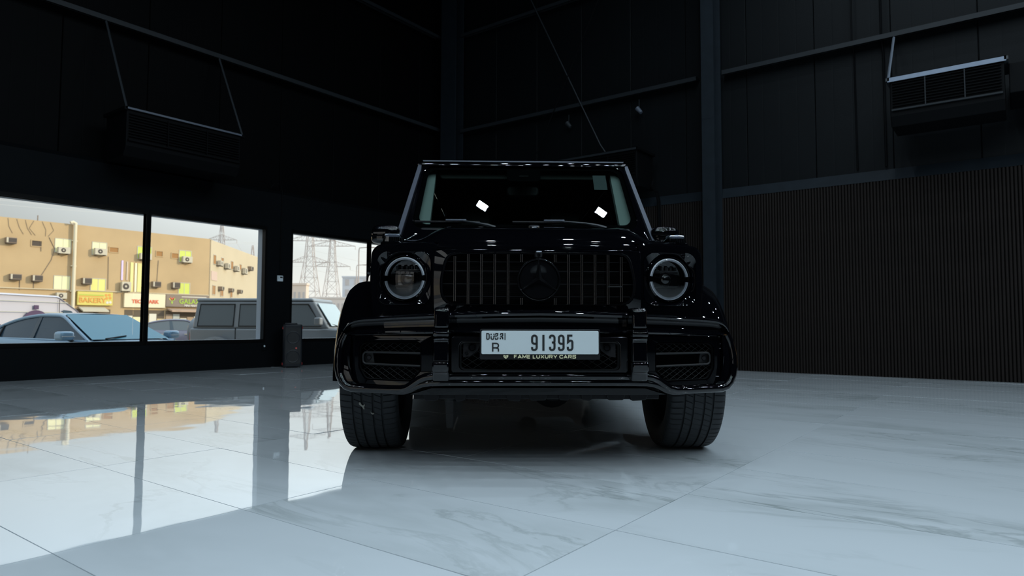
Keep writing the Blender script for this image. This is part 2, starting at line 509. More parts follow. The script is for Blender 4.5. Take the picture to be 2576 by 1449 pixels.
def rodthing(name, pts, r, m, label, cat, group=None):
    o = MB().tube(pts, r, 6).build(name, m)
    return tag(o, label, cat, group)
rodthing('bracing_rod', [(10.36, 8.9, 9.0 if False else 8.3), (10.36, 7.347, 6.934), (10.36, 5.837, 3.865), (10.36, 5.1, 2.8)][1:], .011, M_ROD,
         'thin steel bracing rod sloping down to the right above the black car roof', 'rod')
rodthing('bracing_rod', [(10.33, 5.80, 6.60), (10.33, 7.30, 3.70)], .008, M_AC,
         'faint dark bracing rod sloping down to the left above the black car roof', 'rod')
rodthing('hanging_cable', [(XP - .1, 1.80, 8.3), (XP - .12, 1.80, 4.72), (XP - .02, 1.79, 4.6), (XP - .02, 1.78, 2.9)], .012, M_AC,
         'thin dark conduit running down the right wall left of the hanging unit', 'conduit')
rodthing('hanging_cable', [(XP - .1, 1.43, 8.3), (XP - .12, 1.43, 4.72), (XP - .03, 1.42, 4.5), (XP - .03, 1.42, 2.9)], .016, M_AC,
         'dark conduit touching the left edge of the hanging unit on the right wall', 'conduit')
rodthing('thermostat_cable', [(6.56, YW - .012, 1.48), (6.56, YW - .012, 2.1), (6.57, YW - .012, 2.8), (6.57, YP - .13, 2.92), (6.53, YP - .14, 3.0), (6.42, YP - .14, 2.99), (6.36, YP - .13, 2.91)], .007, M_AC,
         'thin black cable looping over the wall ledge and down to the white thermostat', 'cable')
t = thing('thermostat', 'small white thermostat on the black pier between the windows', 'thermostat', (6.56, YW, 1.44))
MB().box(-.052, .052, -.024, 0, -.048, .048).build('casing', M_WHITEPL, t, bevel=.006)
MB().box(-.008, .040, -.026, -.022, .006, .030).build('display', M_DARKPL, t)
MB().box(-.034, -.031, -.026, -.022, -.01, .045).build('groove', M_DARKPL, t)
t = thing('wall_socket', 'tiny grey wall socket low beside the black speaker', 'socket', (6.30, YW, .31))
MB().box(-.04, .04, -.015, 0, -.04, .04).build('plate', M_BLACKWALL2, t, bevel=.004)
MB().revolve([(-.018, .0), (-.018, .014), (-.012, .017)], 12, Matrix.Translation((0, 0, .03))).build('pin', M_WHITEPL, t)
for k, (yy, zz, lb) in enumerate([(5.12, 4.70, 'small spotlight hanging from the wall rail, right one above the car'), (6.54, 4.70, 'small spotlight hanging from the wall rail, left one above the car')]):
    t = thing('spotlight', lb, 'spotlight', (XP - .12, yy, zz), 0, 'spotlights on the wall rail')
    MB().tube([(0, 0, -.14), (0, 0, -.30)], .008, 6).build('stem', M_STEEL, t)
    MB().revolve([(-.06, 0), (-.06, .03), (.06, .042), (.06, 0)], 14, Matrix.Translation((0, 0, -.33)) @ Matrix.Rotation(R(50), 4, 'X')).build('lamp_head', M_GALV if k == 0 else M_ROD, t)

# hanging air conditioners: casing, louvred front, brackets and rods
def hanging_ac(label, loc, rz, w, rod_top, bright, sides=(1, 1), bar=.06, fine=None):
    fine = fine or M_STEEL
    # local: front faces -y, x to the right, z=0 at the top front edge
    t = thing('hanging_air_conditioner', label, 'air conditioner', loc, rz, 'hanging air conditioners')
    h = .50; d = .62
    mb = MB()
    mb.prism([(.03, -.03), (d, -.03), (d, -h - .12), (.10, -h - .12), (.03, -h)], 'x', -w / 2 + .02, w / 2 - .02)
    mb.build('casing', M_AC, t, 0, bevel=.012)
    mb = MB(); mb.box(-w / 2, w / 2, 0, .006, -bar, .0); mb.box(-w / 2, w / 2, 0, .06, -.006, 0); 
    mb.build('front_bracket', bright, t, 0)
    for s in (-1, 1):
        MB().box(s * w / 2 - .02, s * w / 2 + .02, .0, d, -.045, -.006).build('side_bracket', M_AC if fine is M_AC else M_ROD, t, 0)
    nl = 9
    for k in range(nl):
        z = -.085 - k * .036
        MB().box(-w / 2 + .05, w / 2 - .05, .005, .028, z - .006, z).build('louver', M_AC, t, 0)
    for q in (-w / 6, w / 6):
        MB().box(q - .006, q + .006, -.001, .03, -.42, -.07).build('divider', fine, t, 0)
    MB().box(-w / 2 + .04, w / 2 - .04, .0, .03, -.435, -.415).build('lower_rail', fine, t, 0)
    for s, on in zip((-1, 1), sides):
        if on:
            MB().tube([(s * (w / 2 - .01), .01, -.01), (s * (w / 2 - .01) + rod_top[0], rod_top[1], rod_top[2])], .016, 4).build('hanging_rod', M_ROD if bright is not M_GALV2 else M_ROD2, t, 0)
    return t
M_GALV2 = mat('lit_bracket_steel', (0.20, 0.24, 0.31), 0.45, spec=0.4, var=0.15, vscale=12)  # brighter copy of the bracket steel, stronger light put into its colour
M_ROD2 = mat('lit_rod_steel', (0.12, 0.14, 0.17), 0.45, spec=0.4)  # rod steel again, with the light on it put into the colour
hanging_ac('black hanging air conditioner on two long rods above the left windows', (4.62, 9.0, 3.46), 0, 1.62, (-.02, .66, 1.28), M_GALV, bar=.03, fine=M_AC)
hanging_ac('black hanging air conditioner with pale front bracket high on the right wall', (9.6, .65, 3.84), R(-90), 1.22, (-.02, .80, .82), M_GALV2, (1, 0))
hanging_ac('dark hanging air conditioner partly hidden behind the black car roof', (9.7, 5.6, 3.54), R(-90), 1.6, (0, .72, 1.15), M_STEEL, (0, 0), bar=.04, fine=M_AC)
mb = MB()
mb.box(9.72, 10.5, -1.3, .02, 3.42, 3.78)
mb.build('duct_box', M_AC, smooth=0, bevel=.01)
tag(bpy.data.objects['duct_box'], 'black duct box behind the pale bracket at the right edge', 'duct')
rodthing('flexible_pipe', [(10.3, 4.9, 3.3), (10.34, 4.85, 3.1), (10.2, 4.8, 2.98), (10.33, 4.76, 2.9), (10.36, 4.74, 2.75), (10.36, 4.73, 2.3)], .03, M_AC,
         'black flexible pipe hanging beside the unit behind the car', 'pipe')

# portable speaker on the floor
t = thing('speaker', 'black portable loudspeaker with small red accents on the floor between the windows', 'speaker', (6.62, 9.42, 0), R(-28))
M_SPK = mat('speaker_plastic', (0.012, 0.014, 0.018), 0.45, spec=0.35)
M_SPKG = mat('speaker_grille_cloth', (0.005, 0.006, 0.007), 0.6, bump=.002, bscale=300)
M_RED = mat('red_accent', (0.35, 0.02, 0.02), 0.4)
MB().prism(fillet([(-.15, -.15, .05), (.15, -.15, .05), (.13, .15, .05), (-.13, .15, .05)], 5, True), 'z', .015, .69).build('cabinet', M_SPK, t, bevel=.018, seg=3)
MB().prism(rrect(-.118, .118, .06, .64, .03), 'y', -.156, -.148).build('grille', M_SPKG, t)
for zz in (.18, .48):
    MB().revolve([(-.158, .085), (-.162, .095), (-.157, .105)], 24, Matrix.Translation((0, 0, zz))).build('woofer_ring', M_SPK, t)
for sx in (-1, 1):
    for zz in (.06, .63):
        MB().prism(rrect(sx * .152 - .004, sx * .152 + .004, zz - .02, zz + .02, .003, 2), 'y', -.1, -.06).build('red_corner', M_RED, t)
MB().revolve([(-.164, 0), (-.164, .012), (-.156, .014)], 12, Matrix.Translation((.05, 0, .31))).build('badge', mat('badge_red', (.7, .12, .10), .4), t)
MB().tube([(-.09, .1, .68), (-.09, .1, .70), (.09, .1, .70), (.09, .1, .68)], .014, 8).build('handle', M_SPK, t)
for sx in (-1, 1):
    for sy in (-1, 1):
        MB().revolve([(0, 0), (0, .02), (.018, .02), (.018, 0)], 10, Matrix.Translation((sx * .10, sy * .1, 0)), axis='z').build('foot', M_DARKPL, t)
# warm light strips high on the right wall, beside the camera
M_WARM = mat('warm_led', (0.8, 0.6, 0.3), 0.4, emit=(1.0, 0.62, 0.25), es=5.0)
for k in range(4):
    t = thing('led_strip_light', 'warm vertical light strip on the right wall, %s from the frame edge' % ['first', 'second', 'third', 'fourth'][k], 'light', (XR - .02, -3.2 - .8 * k, .3), 0, 'warm wall strips')
    MB().box(-.02, .02, -.03, .03, 0, 2.2).build('channel', M_DARKPL, t, 0)
    MB().box(-.026, -.02, -.015, .015, .03, 2.17).build('diffuser', M_WARM, t, 0)

# ------------------------------------------------------------------ the black car
D0, OFF = 3.02, 0.13
fy = Vector((math.cos(YAW), math.sin(YAW), 0))
fx = Vector((math.sin(YAW), -math.cos(YAW), 0))
CAR_ROT = YAW - PI / 2 + 0.025
car_loc = fy * D0 + fx * OFF
M_PAINT = mat('gloss_black_paint', (0.0010, 0.0011, 0.0018), 0.025, spec=0.5)
M_GLOSS = mat('gloss_black_trim', (0.003, 0.003, 0.0035), 0.06, spec=0.55)
M_GRID = mat('black_mesh_plastic', (0.009, 0.0095, 0.010), 0.45, spec=0.25)
M_MATT = mat('matt_black_plastic', (0.006, 0.006, 0.007), 0.6, spec=0.2)
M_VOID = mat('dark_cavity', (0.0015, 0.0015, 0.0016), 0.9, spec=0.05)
M_SATIN = mat('satin_grey_pillar_trim', (0.075, 0.085, 0.108), 0.6, spec=0.2)
M_SLAT = mat('dark_chrome_slat', (0.20, 0.20, 0.205), 0.18, metal=1.0)
M_CHROME = mat('chrome', (0.75, 0.76, 0.78), 0.08, metal=1.0)
M_RING = mat('milky_light_ring', (0.50, 0.53, 0.58), 0.35, spec=0.6)
M_CLEAR = thin_glass('clear_lens', (0.92, 0.93, 0.94), 1.5)
M_CLEAR2 = thin_glass('signal_lens', (0.75, 0.78, 0.82), 1.7, 0.02)
M_WSCREEN = thin_glass('windscreen_glass', (0.66, 0.76, 0.73), 1.48)
M_PRIV = mat('dark_privacy_glass', (0.004, 0.005, 0.006), 0.03, spec=0.5)
M_RUBBER = mat('tyre_rubber', (0.016, 0.018, 0.020), 0.65, spec=0.25, var=0.3, vscale=20, bump=0.0008, bscale=180)
M_RIM = mat('dark_rim', (0.012, 0.012, 0.013), 0.3, spec=0.5)
M_DISC = mat('brake_steel', (0.12, 0.12, 0.12), 0.4, metal=1.0)
M_PLATE = mat('plate_white', (0.47, 0.52, 0.53), 0.45, spec=0.3)
M_INK = mat('plate_black', (0.006, 0.007, 0.008), 0.5)
M_GOLD = mat('pale_gold_print', (0.62, 0.58, 0.36), 0.45)
M_SILV = mat('silver_badge', (0.62, 0.65, 0.70), 0.22, metal=1.0)
M_LINER = mat('pale_cabin_trim', (0.26, 0.31, 0.295), 0.8, spec=0.2)
M_LINER2 = mat('grey_headliner', (0.055, 0.062, 0.058), 0.9, spec=0.1)
M_CABIN = mat('black_cabin_leather', (0.010, 0.011, 0.012), 0.5)
M_MUD = mat('dried_mud', (0.22, 0.21, 0.18), 0.9)

car = thing('car', 'gloss black boxy off-road car with round headlights and white number plate, facing the camera', 'car', car_loc, CAR_ROT)
def cp_(mb, name, m, **k): return mb.build(name, m, car, **k)

# body tub: side outline with wheel arches, pulled across the car
AX, AX2, ARC = 0.90, 3.79, 0.50
def arc(cy, r, a0, a1, n=14): return [(cy + r * math.cos(R(a0 + (a1 - a0) * k / n)), .40 + r * math.sin(R(a0 + (a1 - a0) * k / n))) for k in range(n + 1)]
out = [(1.42, 1.27), (1.42, .42)] + [(AX2 - ARC * 1.0, .42)] + arc(AX2, ARC, 178, 8, 12) + [(4.62, .46), (4.66, .6), (4.66, 1.22), (4.62, 1.28)]
mb = MB()
def ysect(poly, hw): return [(hw, a, b) for a, b in poly]
mb.loft([[( -.865, a, b) for a, b in out], [(-.885, a, min(b, 1.24)) for a, b in out], [(.885, a, min(b, 1.24)) for a, b in out], [(.865, a, b) for a, b in out]])
body = cp_(mb, 'body', M_PAINT, bevel=.012)
for s in (-1, 1):
    for (a, b, nm) in ((1.60, 2.62, 'front_door'), (2.66, 3.42, 'rear_door')):
        mb = MB(); mb.prism(rrect(a, b, .52, 1.25, .05), 'x', s * .875, s * .897)
        d = cp_(mb, nm, M_PAINT, bevel=.008)
        MB().box(s * .90 - .012, s * .90 + .026, b - .2, b - .05, 1.09, 1.125).build('door_handle', M_GLOSS, d, bevel=.008)
        mb = MB(); mb.prism(rrect(a, b, .62, .70, .02), 'x', s * .89, s * .912); mb.build('rub_strip', M_GLOSS, d, bevel=.006)
    mb = MB(); mb.box(s * .93 - .09, s * .93 + .05, 1.48, 3.2, .34, .40); cp_(mb, 'side_step', M_MATT, bevel=.015)
    # rear wheel arch flare
    for (cy, nm) in ((AX, 'wheel_arch_flare'), (AX2, 'wheel_arch_flare')):
        prof = [(.76, .47), (.77, .556), (.86, .556), (.93, .550), (.975, .540), (1.002, .523), (1.016, .497), (1.022, .46), (1.020, .44), (1.006, .430), (.97, .434), (.80, .44)]
        rings = []
        for k in range(29):
            a = R(178 - k * (178 - 8) / 28)
            rings.append([(s * x, cy + rad * math.cos(a), .395 + rad * math.sin(a)) for x, rad in prof])
        cp_(MB().loft(rings), nm, M_PAINT)

NR = 144
def cast(poly, cx, cz, a):
    dx, dz = math.cos(a), math.sin(a); best = 0
    for i in range(len(poly)):
        (x1, z1), (x2, z2) = poly[i - 1], poly[i]
        ex, ez = x2 - x1, z2 - z1; den = dx * ez - dz * ex
        if abs(den) < 1e-9: continue
        t = ((x1 - cx) * ez - (z1 - cz) * ex) / den; u = ((x1 - cx) * dz - (z1 - cz) * dx) / den
        if t > 0 and -1e-6 <= u <= 1 + 1e-6: best = max(best, t)
    return cx + dx * best, cz + dz * best
def polar(poly, cx, cz): return [cast(poly, cx, cz, 2 * PI * k / NR) for k in range(NR)]
# front wings: lofted boxes, top slightly rising to the rear
for s in (-1, 1):
    st = []
    def ring(y, wx_, zb, zt, k=1.0, ins=0.0):
        p = fillet([(.48, zb), (.797 * wx_, zb), (.813 * (1 + (wx_ - 1) * 2.2), .90, .4), (.805 * wx_, zt - .006, .055), (.62, zt + .008, .3), (.48, zt + .008)], 7)
        cx, cz = .65, .93
        return [(s * (cx + (x - cx) * (1 - ins)), y + .014 * max(0, (x - .5) / .3) ** 2 * k, cz + (z - cz) * (1 - ins)) for x, z in p]
    st = [ring(.236, 1, .70, 1.085, ins=.06), ring(.246, 1, .70, 1.085, ins=.015), ring(.262, 1, .70, 1.086), ring(.42, 1.022, .80, 1.092, .5), ring(.55, 1.038, .86, 1.10, .3), ring(.90, 1.045, .90, 1.125, .2), ring(1.25, 1.055, .86, 1.16, 0), ring(1.45, 1.06, .60, 1.19, 0)]
    mbw = MB().loft(st[1:], cap=False)
    nn_ = len(st[0]); mbw.f.append(tuple(range(len(mbw.v) - nn_, len(mbw.v))))
    # front face with an opening for the headlight
    o1 = [(s * p[0], p[2]) for p in st[1]]; o0 = [(s * p[0], p[2]) for p in st[0]]
    sq_ = [(.642 + x * 1.04, .918 + z * 1.04) for x, z in rrect(-.127, .127, -.125, .125, .05, 6)]
    ang = [2 * PI * k / 72 for k in range(72)]
    ra = [cast(o1, .645, .92, a) for a in ang]; rb_ = [cast(o0, .645, .92, a) for a in ang]; rc_ = [cast(sq_, .645, .92, a) for a in ang]
    fyy = lambda x: .014 * max(0, (x - .5) / .3) ** 2
    mbw.loft([[(s * x, .246 + fyy(x), z) for x, z in ra], [(s * x, .238 + fyy(x), z) for x, z in rb_], [(s * x, .2430 + (x - .642) * .06, z) for x, z in rc_]], cap=False)
    w1 = cp_(mbw, 'front_wing', M_PAINT, smooth=32)
    # side repeater
    MB().revolve([(0, 0), (0, .026), (.012, .022), (.016, 0)], 14, Matrix.Translation((s * .872, .60, .975)) @ Matrix.Rotation(s * PI / 2, 4, 'Y'), axis='z').build('side_repeater', M_GLOSS, w1)

# bonnet: raised centre, rounded nose
def sm(t): t = max(0, min(1, t)); return t * t * (3 - 2 * t)
ys = [(.232, 1.052, 1.052), (.226, 1.058, 1.058), (.228, 1.072, 1.070), (.236, 1.082, 1.077), (.250, 1.090, 1.082), (.262, 1.093, 1.083), (.270, 1.094, 1.083), (.275, 1.100, 1.086), (.285, 1.110, 1.090), (.31, 1.128, 1.097), (.35, 1.152, 1.108), (.41, 1.178, 1.122), (.48, 1.199, 1.135), (.56, 1.214, 1.147), (.68, 1.225, 1.158), (.9, 1.236, 1.168), (1.2, 1.248, 1.185), (1.5, 1.26, 1.20)]
xs = [0, .1, .2, .3, .38, .44, .48, .505, .53, .555, .58, .61, .635, .652, .660, .660]
rings = []
for y, zt, zb in ys:
    row = []
    for x in xs:
        g = 1 - sm((x - .455) / .17)
        z = zb + (zt - zb) * g
        yy = y + .05 * (x / .66) ** 3 * max(0, 1 - (y - .22) / .4)
        row.append((x, yy, z))
    row[-1] = (row[-1][0], row[-1][1], row[-1][2] - .03)
    rings.append([(-x, a, z) for x, a, z in row[::-1]] + row[1:])
bonnet = cp_(MB().loft(rings, closed=False), 'bonnet', M_PAINT, smooth=25)
sd_ = bonnet.modifiers.new('thickness', 'SOLIDIFY'); sd_.thickness = .012; sd_.offset = -1
ba = MB()
bm_ = Matrix.Translation((0, .535, 1.2135)) @ Matrix.Rotation(R(17), 4, 'X')
ba.revolve([(.0, .0), (.004, .0), (.005, .024), (.003, .029), (-.004, .030)], 28, bm_, axis='z')
bd = ba.build('bonnet_badge', M_SILV, bonnet)
# front fascia between the headlights
def frame_plate(mb, outer, inner, y0, y1, yi=None, M=None):
    yi = y1 if yi is None else yi
    mb.loft([[(x, y1, z) for x, z in outer], [(x, y0, z) for x, z in outer], [(x, y0, z) for x, z in inner], [(x, yi, z) for x, z in inner]], cap=False, M=M)
gi = polar(fillet([(-.455, .787, .10), (.455, .787, .10), (.472, .90, .3), (.437, 1.040, .055), (-.437, 1.040, .055), (-.472, .90, .3)], 6, True), 0, .915)
go = polar(fillet([(-.50, .70, .01), (.50, .70, .01), (.505, .90, .3), (.50, 1.056, .01), (-.50, 1.056, .01), (-.505, .90, .3)], 6, True), 0, .915)
mb = MB()
mb.loft([[(x, .30, z) for x, z in go], [(x, .222 + (.010 if abs(x) > .47 else 0), z) for x, z in go], [(x, .220, z) for x, z in gi], [(x, .275, z) for x, z in gi]], cap=False)
fascia = cp_(mb, 'front_panel', M_PAINT, smooth=35, bevel=.004)
gs = polar(fillet([(-.447, .795, .095), (.447, .795, .095), (.463, .90, .3), (.429, 1.033, .05), (-.429, 1.033, .05), (-.463, .90, .3)], 6, True), 0, .915)
grille = thing('grille', '', '', (0, 0, 0)); 
for k in ('label', 'category'): del grille[k]
grille.parent = car
mb = MB(); frame_plate(mb, gi, gs, .217, .29, .26)
mb.build('grille_surround', M_GLOSS, grille)
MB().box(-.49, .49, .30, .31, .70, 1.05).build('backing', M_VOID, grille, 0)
mb = MB()
for k in range(46): mb.box(-.33, .33, .285, .29, .80 + k * .0048, .802 + k * .0048)
mb.build('radiator', mat('radiator_fins', (0.006, 0.006, 0.006), .7, spec=.1), grille, 0, kind='stuff')
for z in (.832, .892, .955, 1.0):
    MB().box(-.46, .46, .262, .268, z - .002, z + .002).build('cross_bar', M_MATT, grille, 0)
def slat_mesh(z0, z1):
    mb = MB(); prof = []
    for c in (-.0042, .0042):
        prof += [(c - .0030 * math.cos(PI * k / 8), .004 - .0042 * math.sin(PI * k / 8)) for k in range(9)]
    prof = [(-.0072, .03)] + prof[:9] + [(-.001, .012), (.001, .012)] + prof[9:] + [(.0072, .03)]
    mb.prism(prof, 'z', z0, z1); return mb.mesh('slat', 50)
for x in (.144, .2075, .271, .3335, .397):
    zb = .792 if x < .38 else .805
    me = slat_mesh(zb, 1.029 if x < .38 else 1.019); me.materials.append(M_SLAT)
    for s in (-1, 1):
        o = bpy.data.objects.new('slat', me); COL.objects.link(o); o.parent = grille; o.location = (s * x, .18 + .01 * (x / .4) ** 2, 0)
for s in (-1, 1):
    for a, b in ((.992, 1.029), (.79, .822)):
        me = slat_mesh(a, b); me.materials.append(M_SLAT)
        o = bpy.data.objects.new('slat', me); COL.objects.link(o); o.parent = grille; o.location = (s * .0795, .18, 0)
# star emblem
em = MB()
em.revolve([(.168, 0), (.160, .05), (.158, .089), (.163, .093)], 56, Matrix.Translation((0, 0, .906)))
emb = em.build('emblem', M_GLOSS, grille)
MB().revolve([(.165, .094), (.150, .0945), (.1455, .0975), (.150, .1015), (.168, .103)], 56, Matrix.Translation((0, 0, .906))).build('emblem_ring', M_GLOSS, emb)
stt = MB()
for k in range(3):
    a = R(90 + 120 * k)
    dx, dz = math.cos(a), math.sin(a); nx, nz = -dz, dx
    tip = (.094 * dx, .152, .094 * dz); c0 = (0, .139, 0); q = .017
    m1 = R(90 + 120 * k + 60); m2 = R(90 + 120 * k - 60)
    p1 = (q * math.cos(m1), .153, q * math.sin(m1)); p2 = (q * math.cos(m2), .153, q * math.sin(m2))
    t1 = (tip[0] + nx * .0022, .155, tip[2] + nz * .0022); t2 = (tip[0] - nx * .0022, .155, tip[2] - nz * .0022)
    stt.add([c0, tip, t1, p1, p2, t2], [(0, 1, 2, 3), (0, 4, 5, 1)])
stt.v = [(x, y, z + .906) for x, y, z in stt.v]
stt.build('emblem_star', M_GLOSS, emb, 10)
# camera bump above the emblem
mb = MB(); mb.prism(rrect(-.017, .017, 1.010, 1.042, .010), 'y', .16, .22)
o = mb.build('parking_camera', M_MATT, grille, bevel=.004)
MB().revolve([(.150, 0), (.150, .007), (.16, .009)], 14, Matrix.Translation((0, 0.006, 1.023))).build('lens', M_GLOSS, o)
MB().box(-.014, .014, .153, .17, 1.036, 1.043).build('camera_cap', M_SILV, o, bevel=.002)
MB().box(.330, .398, .172, .182, .873, .879).build('grille_badge', M_GRID, grille, bevel=.001)

# headlights
for s in (-1, 1):
    Mh = Matrix.Translation((s * .642, .258, .918)) @ Matrix.Rotation(s * R(13), 4, 'Z')
    hl = bpy.data.objects.new('headlight', None); COL.objects.link(hl); hl.parent = car; hl.matrix_local = Mh
    n = 56
    sqp = rrect(-.127, .127, -.125, .125, .05, 6)
    sq = [cast(sqp, 0, 0, 2 * PI * k / 72) for k in range(72)]
    circ = [(.113 * math.cos(2 * PI * k / 72), .113 * math.sin(2 * PI * k / 72)) for k in range(72)]
    def bz(k, y, m, turn):
        # outer rings follow the wing face, inner rings follow the turned lamp
        x = sq[k][0] * (1 - m) + circ[k][0] * m; z = sq[k][1] * (1 - m) + circ[k][1] * m
        p = Matrix.Rotation(s * R(turn - 13), 4, 'Z') @ Vector((s * x, y, z))
        return tuple(p)
    def sc_(p, f): return (p[0] * f, p[1], p[2] * f)
    mb = MB()
    mb.loft([[sc_(bz(k, -.012, 0, 3.5), 1.045) for k in range(72)], [sc_(bz(k, -.020, 0, 3.5), 1.03) for k in range(72)], [bz(k, -.016, 0, 3.5) for k in range(72)], [bz(k, -.006, .5, 7) for k in range(72)],
             [bz(k, .008, 1, 12) for k in range(72)], [sc_(bz(k, -.010, 1, 13), .985) for k in range(72)], [sc_(bz(k, -.012, 1, 13), .955) for k in range(72)], [sc_(bz(k, .004, 1, 13), .93) for k in range(72)]], cap=False)
    mb.build('headlight_bezel', M_PAINT, hl, 30)
    mb = MB(); mb.revolve([(.004, .105), (.05, .095), (.06, .06), (.06, 0)], 40); mb.build('housing', M_GLOSS, hl)
    for half in (0, 1):
        rings = []
        for k in range(25):
            a = R(8 + 164 * k / 24 + 180 * half)
            rings.append([((.0935 + p) * math.cos(a), q, (.0935 + p) * math.sin(a)) for p, q in ((-.0050, .002), (-.0040, -.006), (.003, -.009), (.0085, -.006), (.0085, .004))])
        MB().loft(rings).build('light_ring', M_RING, hl)
    MB().revolve([(.055, .036), (.03, .036), (.020, .028), (.014, .015), (.012, 0)], 28).build('projector_lens', M_GLOSS, hl)
    for z in (.035, -.035):
        MB().box(-.066, .066, .03, .045, z - .004, z + .004).build('reflector_bar', M_MATT, hl, bevel=.002)
    for x in (-.05, -.025, 0, .025, .05):
        MB().box(x - .006, x + .006, .025, .045, .045, .062).build('light_module', M_MATT, hl, bevel=.002)
    mb = MB(); mb.revolve([(-.012, .101), (-.0165, .092), (-.0205, .078), (-.0238, .058), (-.0260, .036), (-.0272, .016), (-.0275, 0)], 40); mb.build('cover_glass', M_CLEAR, hl, 60)

M_CRYS = mat('pale_reflector', (0.55, 0.60, 0.70), 0.12, metal=0.6)
# indicator lamps on the wings
for s in (-1, 1):
    mb = MB()
    bot = rrect(.672, .792, .40, .66, .03, 3); top = rrect(.690, .772, .43, .63, .03, 3)
    mb.loft([[(s * x, y, 1.075) for x, y in bot], [(s * x, y, 1.108) for x, y in bot], [(s * (x * .9 + .0725), y, 1.114) for x, y in bot]])
    ind = cp_(mb, 'indicator', M_PAINT)
    b2 = rrect(.684, .782, .415, .61, .02, 3); t2 = rrect(.702, .762, .45, .58, .015, 3)
    mb = MB(); mb.loft([[(s * x, y, 1.112) for x, y in b2], [(s * (x * .85 + .1098), y, 1.142) for x, y in b2], [(s * x, y, 1.164) for x, y in t2], [(s * (x * .7 + .2196), .2 * .515 + y * .8, 1.169) for x, y in t2]])
    mb.build('indicator_lens', M_CLEAR2, ind, 30)
    mb = MB(); mb.box(s * .733 - .028, s * .733 + .028, .46, .56, 1.148, 1.160); mb.build('reflector', M_CRYS, ind, 0, bevel=.003)
    MB().box(s * .733 - .038, s * .733 + .038, .436, .446, 1.140, 1.158).build('reflector', M_CRYS, ind, 0, bevel=.004)
    for k in range(9):
        x = .694 + k * .0095
        MB().box(s * x - .0016, s * x + .0016, .418 + .004 * abs(k - 4) * .2, .43, 1.114, 1.140).build('lens_rib', M_GRID, ind, 0)

# cabin: pillars, rails, glass, roof
def plane_y(z): return 1.45 + (z - 1.25) * (.50 / .65)
def hw_(z): return .868 + (z - 1.25) * (.765 - .868) / .65
fo = fillet([(-.832, 1.24, .02), (.832, 1.24, .02), (.738, 1.905, .07), (-.738, 1.905, .07)], 8, True)
fi = fillet([(-.776, 1.33, .085), (.776, 1.33, .085), (.722, 1.856, .075), (-.722, 1.856, .075)], 8, True)
fb = fillet([(-.733, 1.375, .06), (.733, 1.375, .06), (.692, 1.832, .075), (-.692, 1.832, .075)], 8, True)
mb = MB()
mb.loft([[(x, plane_y(z) + .06, z) for x, z in fo], [(x, plane_y(z) - .002, z) for x, z in fo], [(x, plane_y(z) - .010, z) for x, z in [(a * .985, 1.575 + (b - 1.575) * .97) for a, b in fo]], [(x, plane_y(z) - .006, z) for x, z in fi], [(x, plane_y(z) + .03, z) for x, z in fi]], cap=False)
wsf = cp_(mb, 'windscreen_frame', M_PAINT, smooth=30)
mb = MB(); mb.add([(x, plane_y(z) + .004, z) for x, z in fi], [tuple(range(len(fi)))]); ws = mb.build('windscreen', M_WSCREEN, car)
mb = MB(); mb.loft([[(x, plane_y(z) + .010, z) for x, z in fi], [(x, plane_y(z) + .010, z) for x, z in fb]], cap=False); mb.build('black_glass_border', M_GLOSS, ws)
mb = MB(); mb.prism(rrect(-.122, .122, 1.735, 1.85, .03), 'y', 0, .004)
mb.v = [(x, plane_y(z) + .012 + y, z) for x, y, z in mb.v]; mb.build('sensor_cover', M_GLOSS, ws)
mb = MB(); mb.box(-.035, .035, 0, .02, 1.772, 1.785); mb.v = [(x, plane_y(z) + .007 + y * .1, z) for x, y, z in mb.v]; mb.build('camera_window', M_SLAT, ws)
mb = MB(); mb.box(.505, .60, 0, .002, 1.665, 1.79); mb.v = [(x, plane_y(z) + .013 + y, z) for x, y, z in mb.v]; mb.build('sticker', mat('silver_film_sticker', (.045, .065, .066), .5), ws, 0)
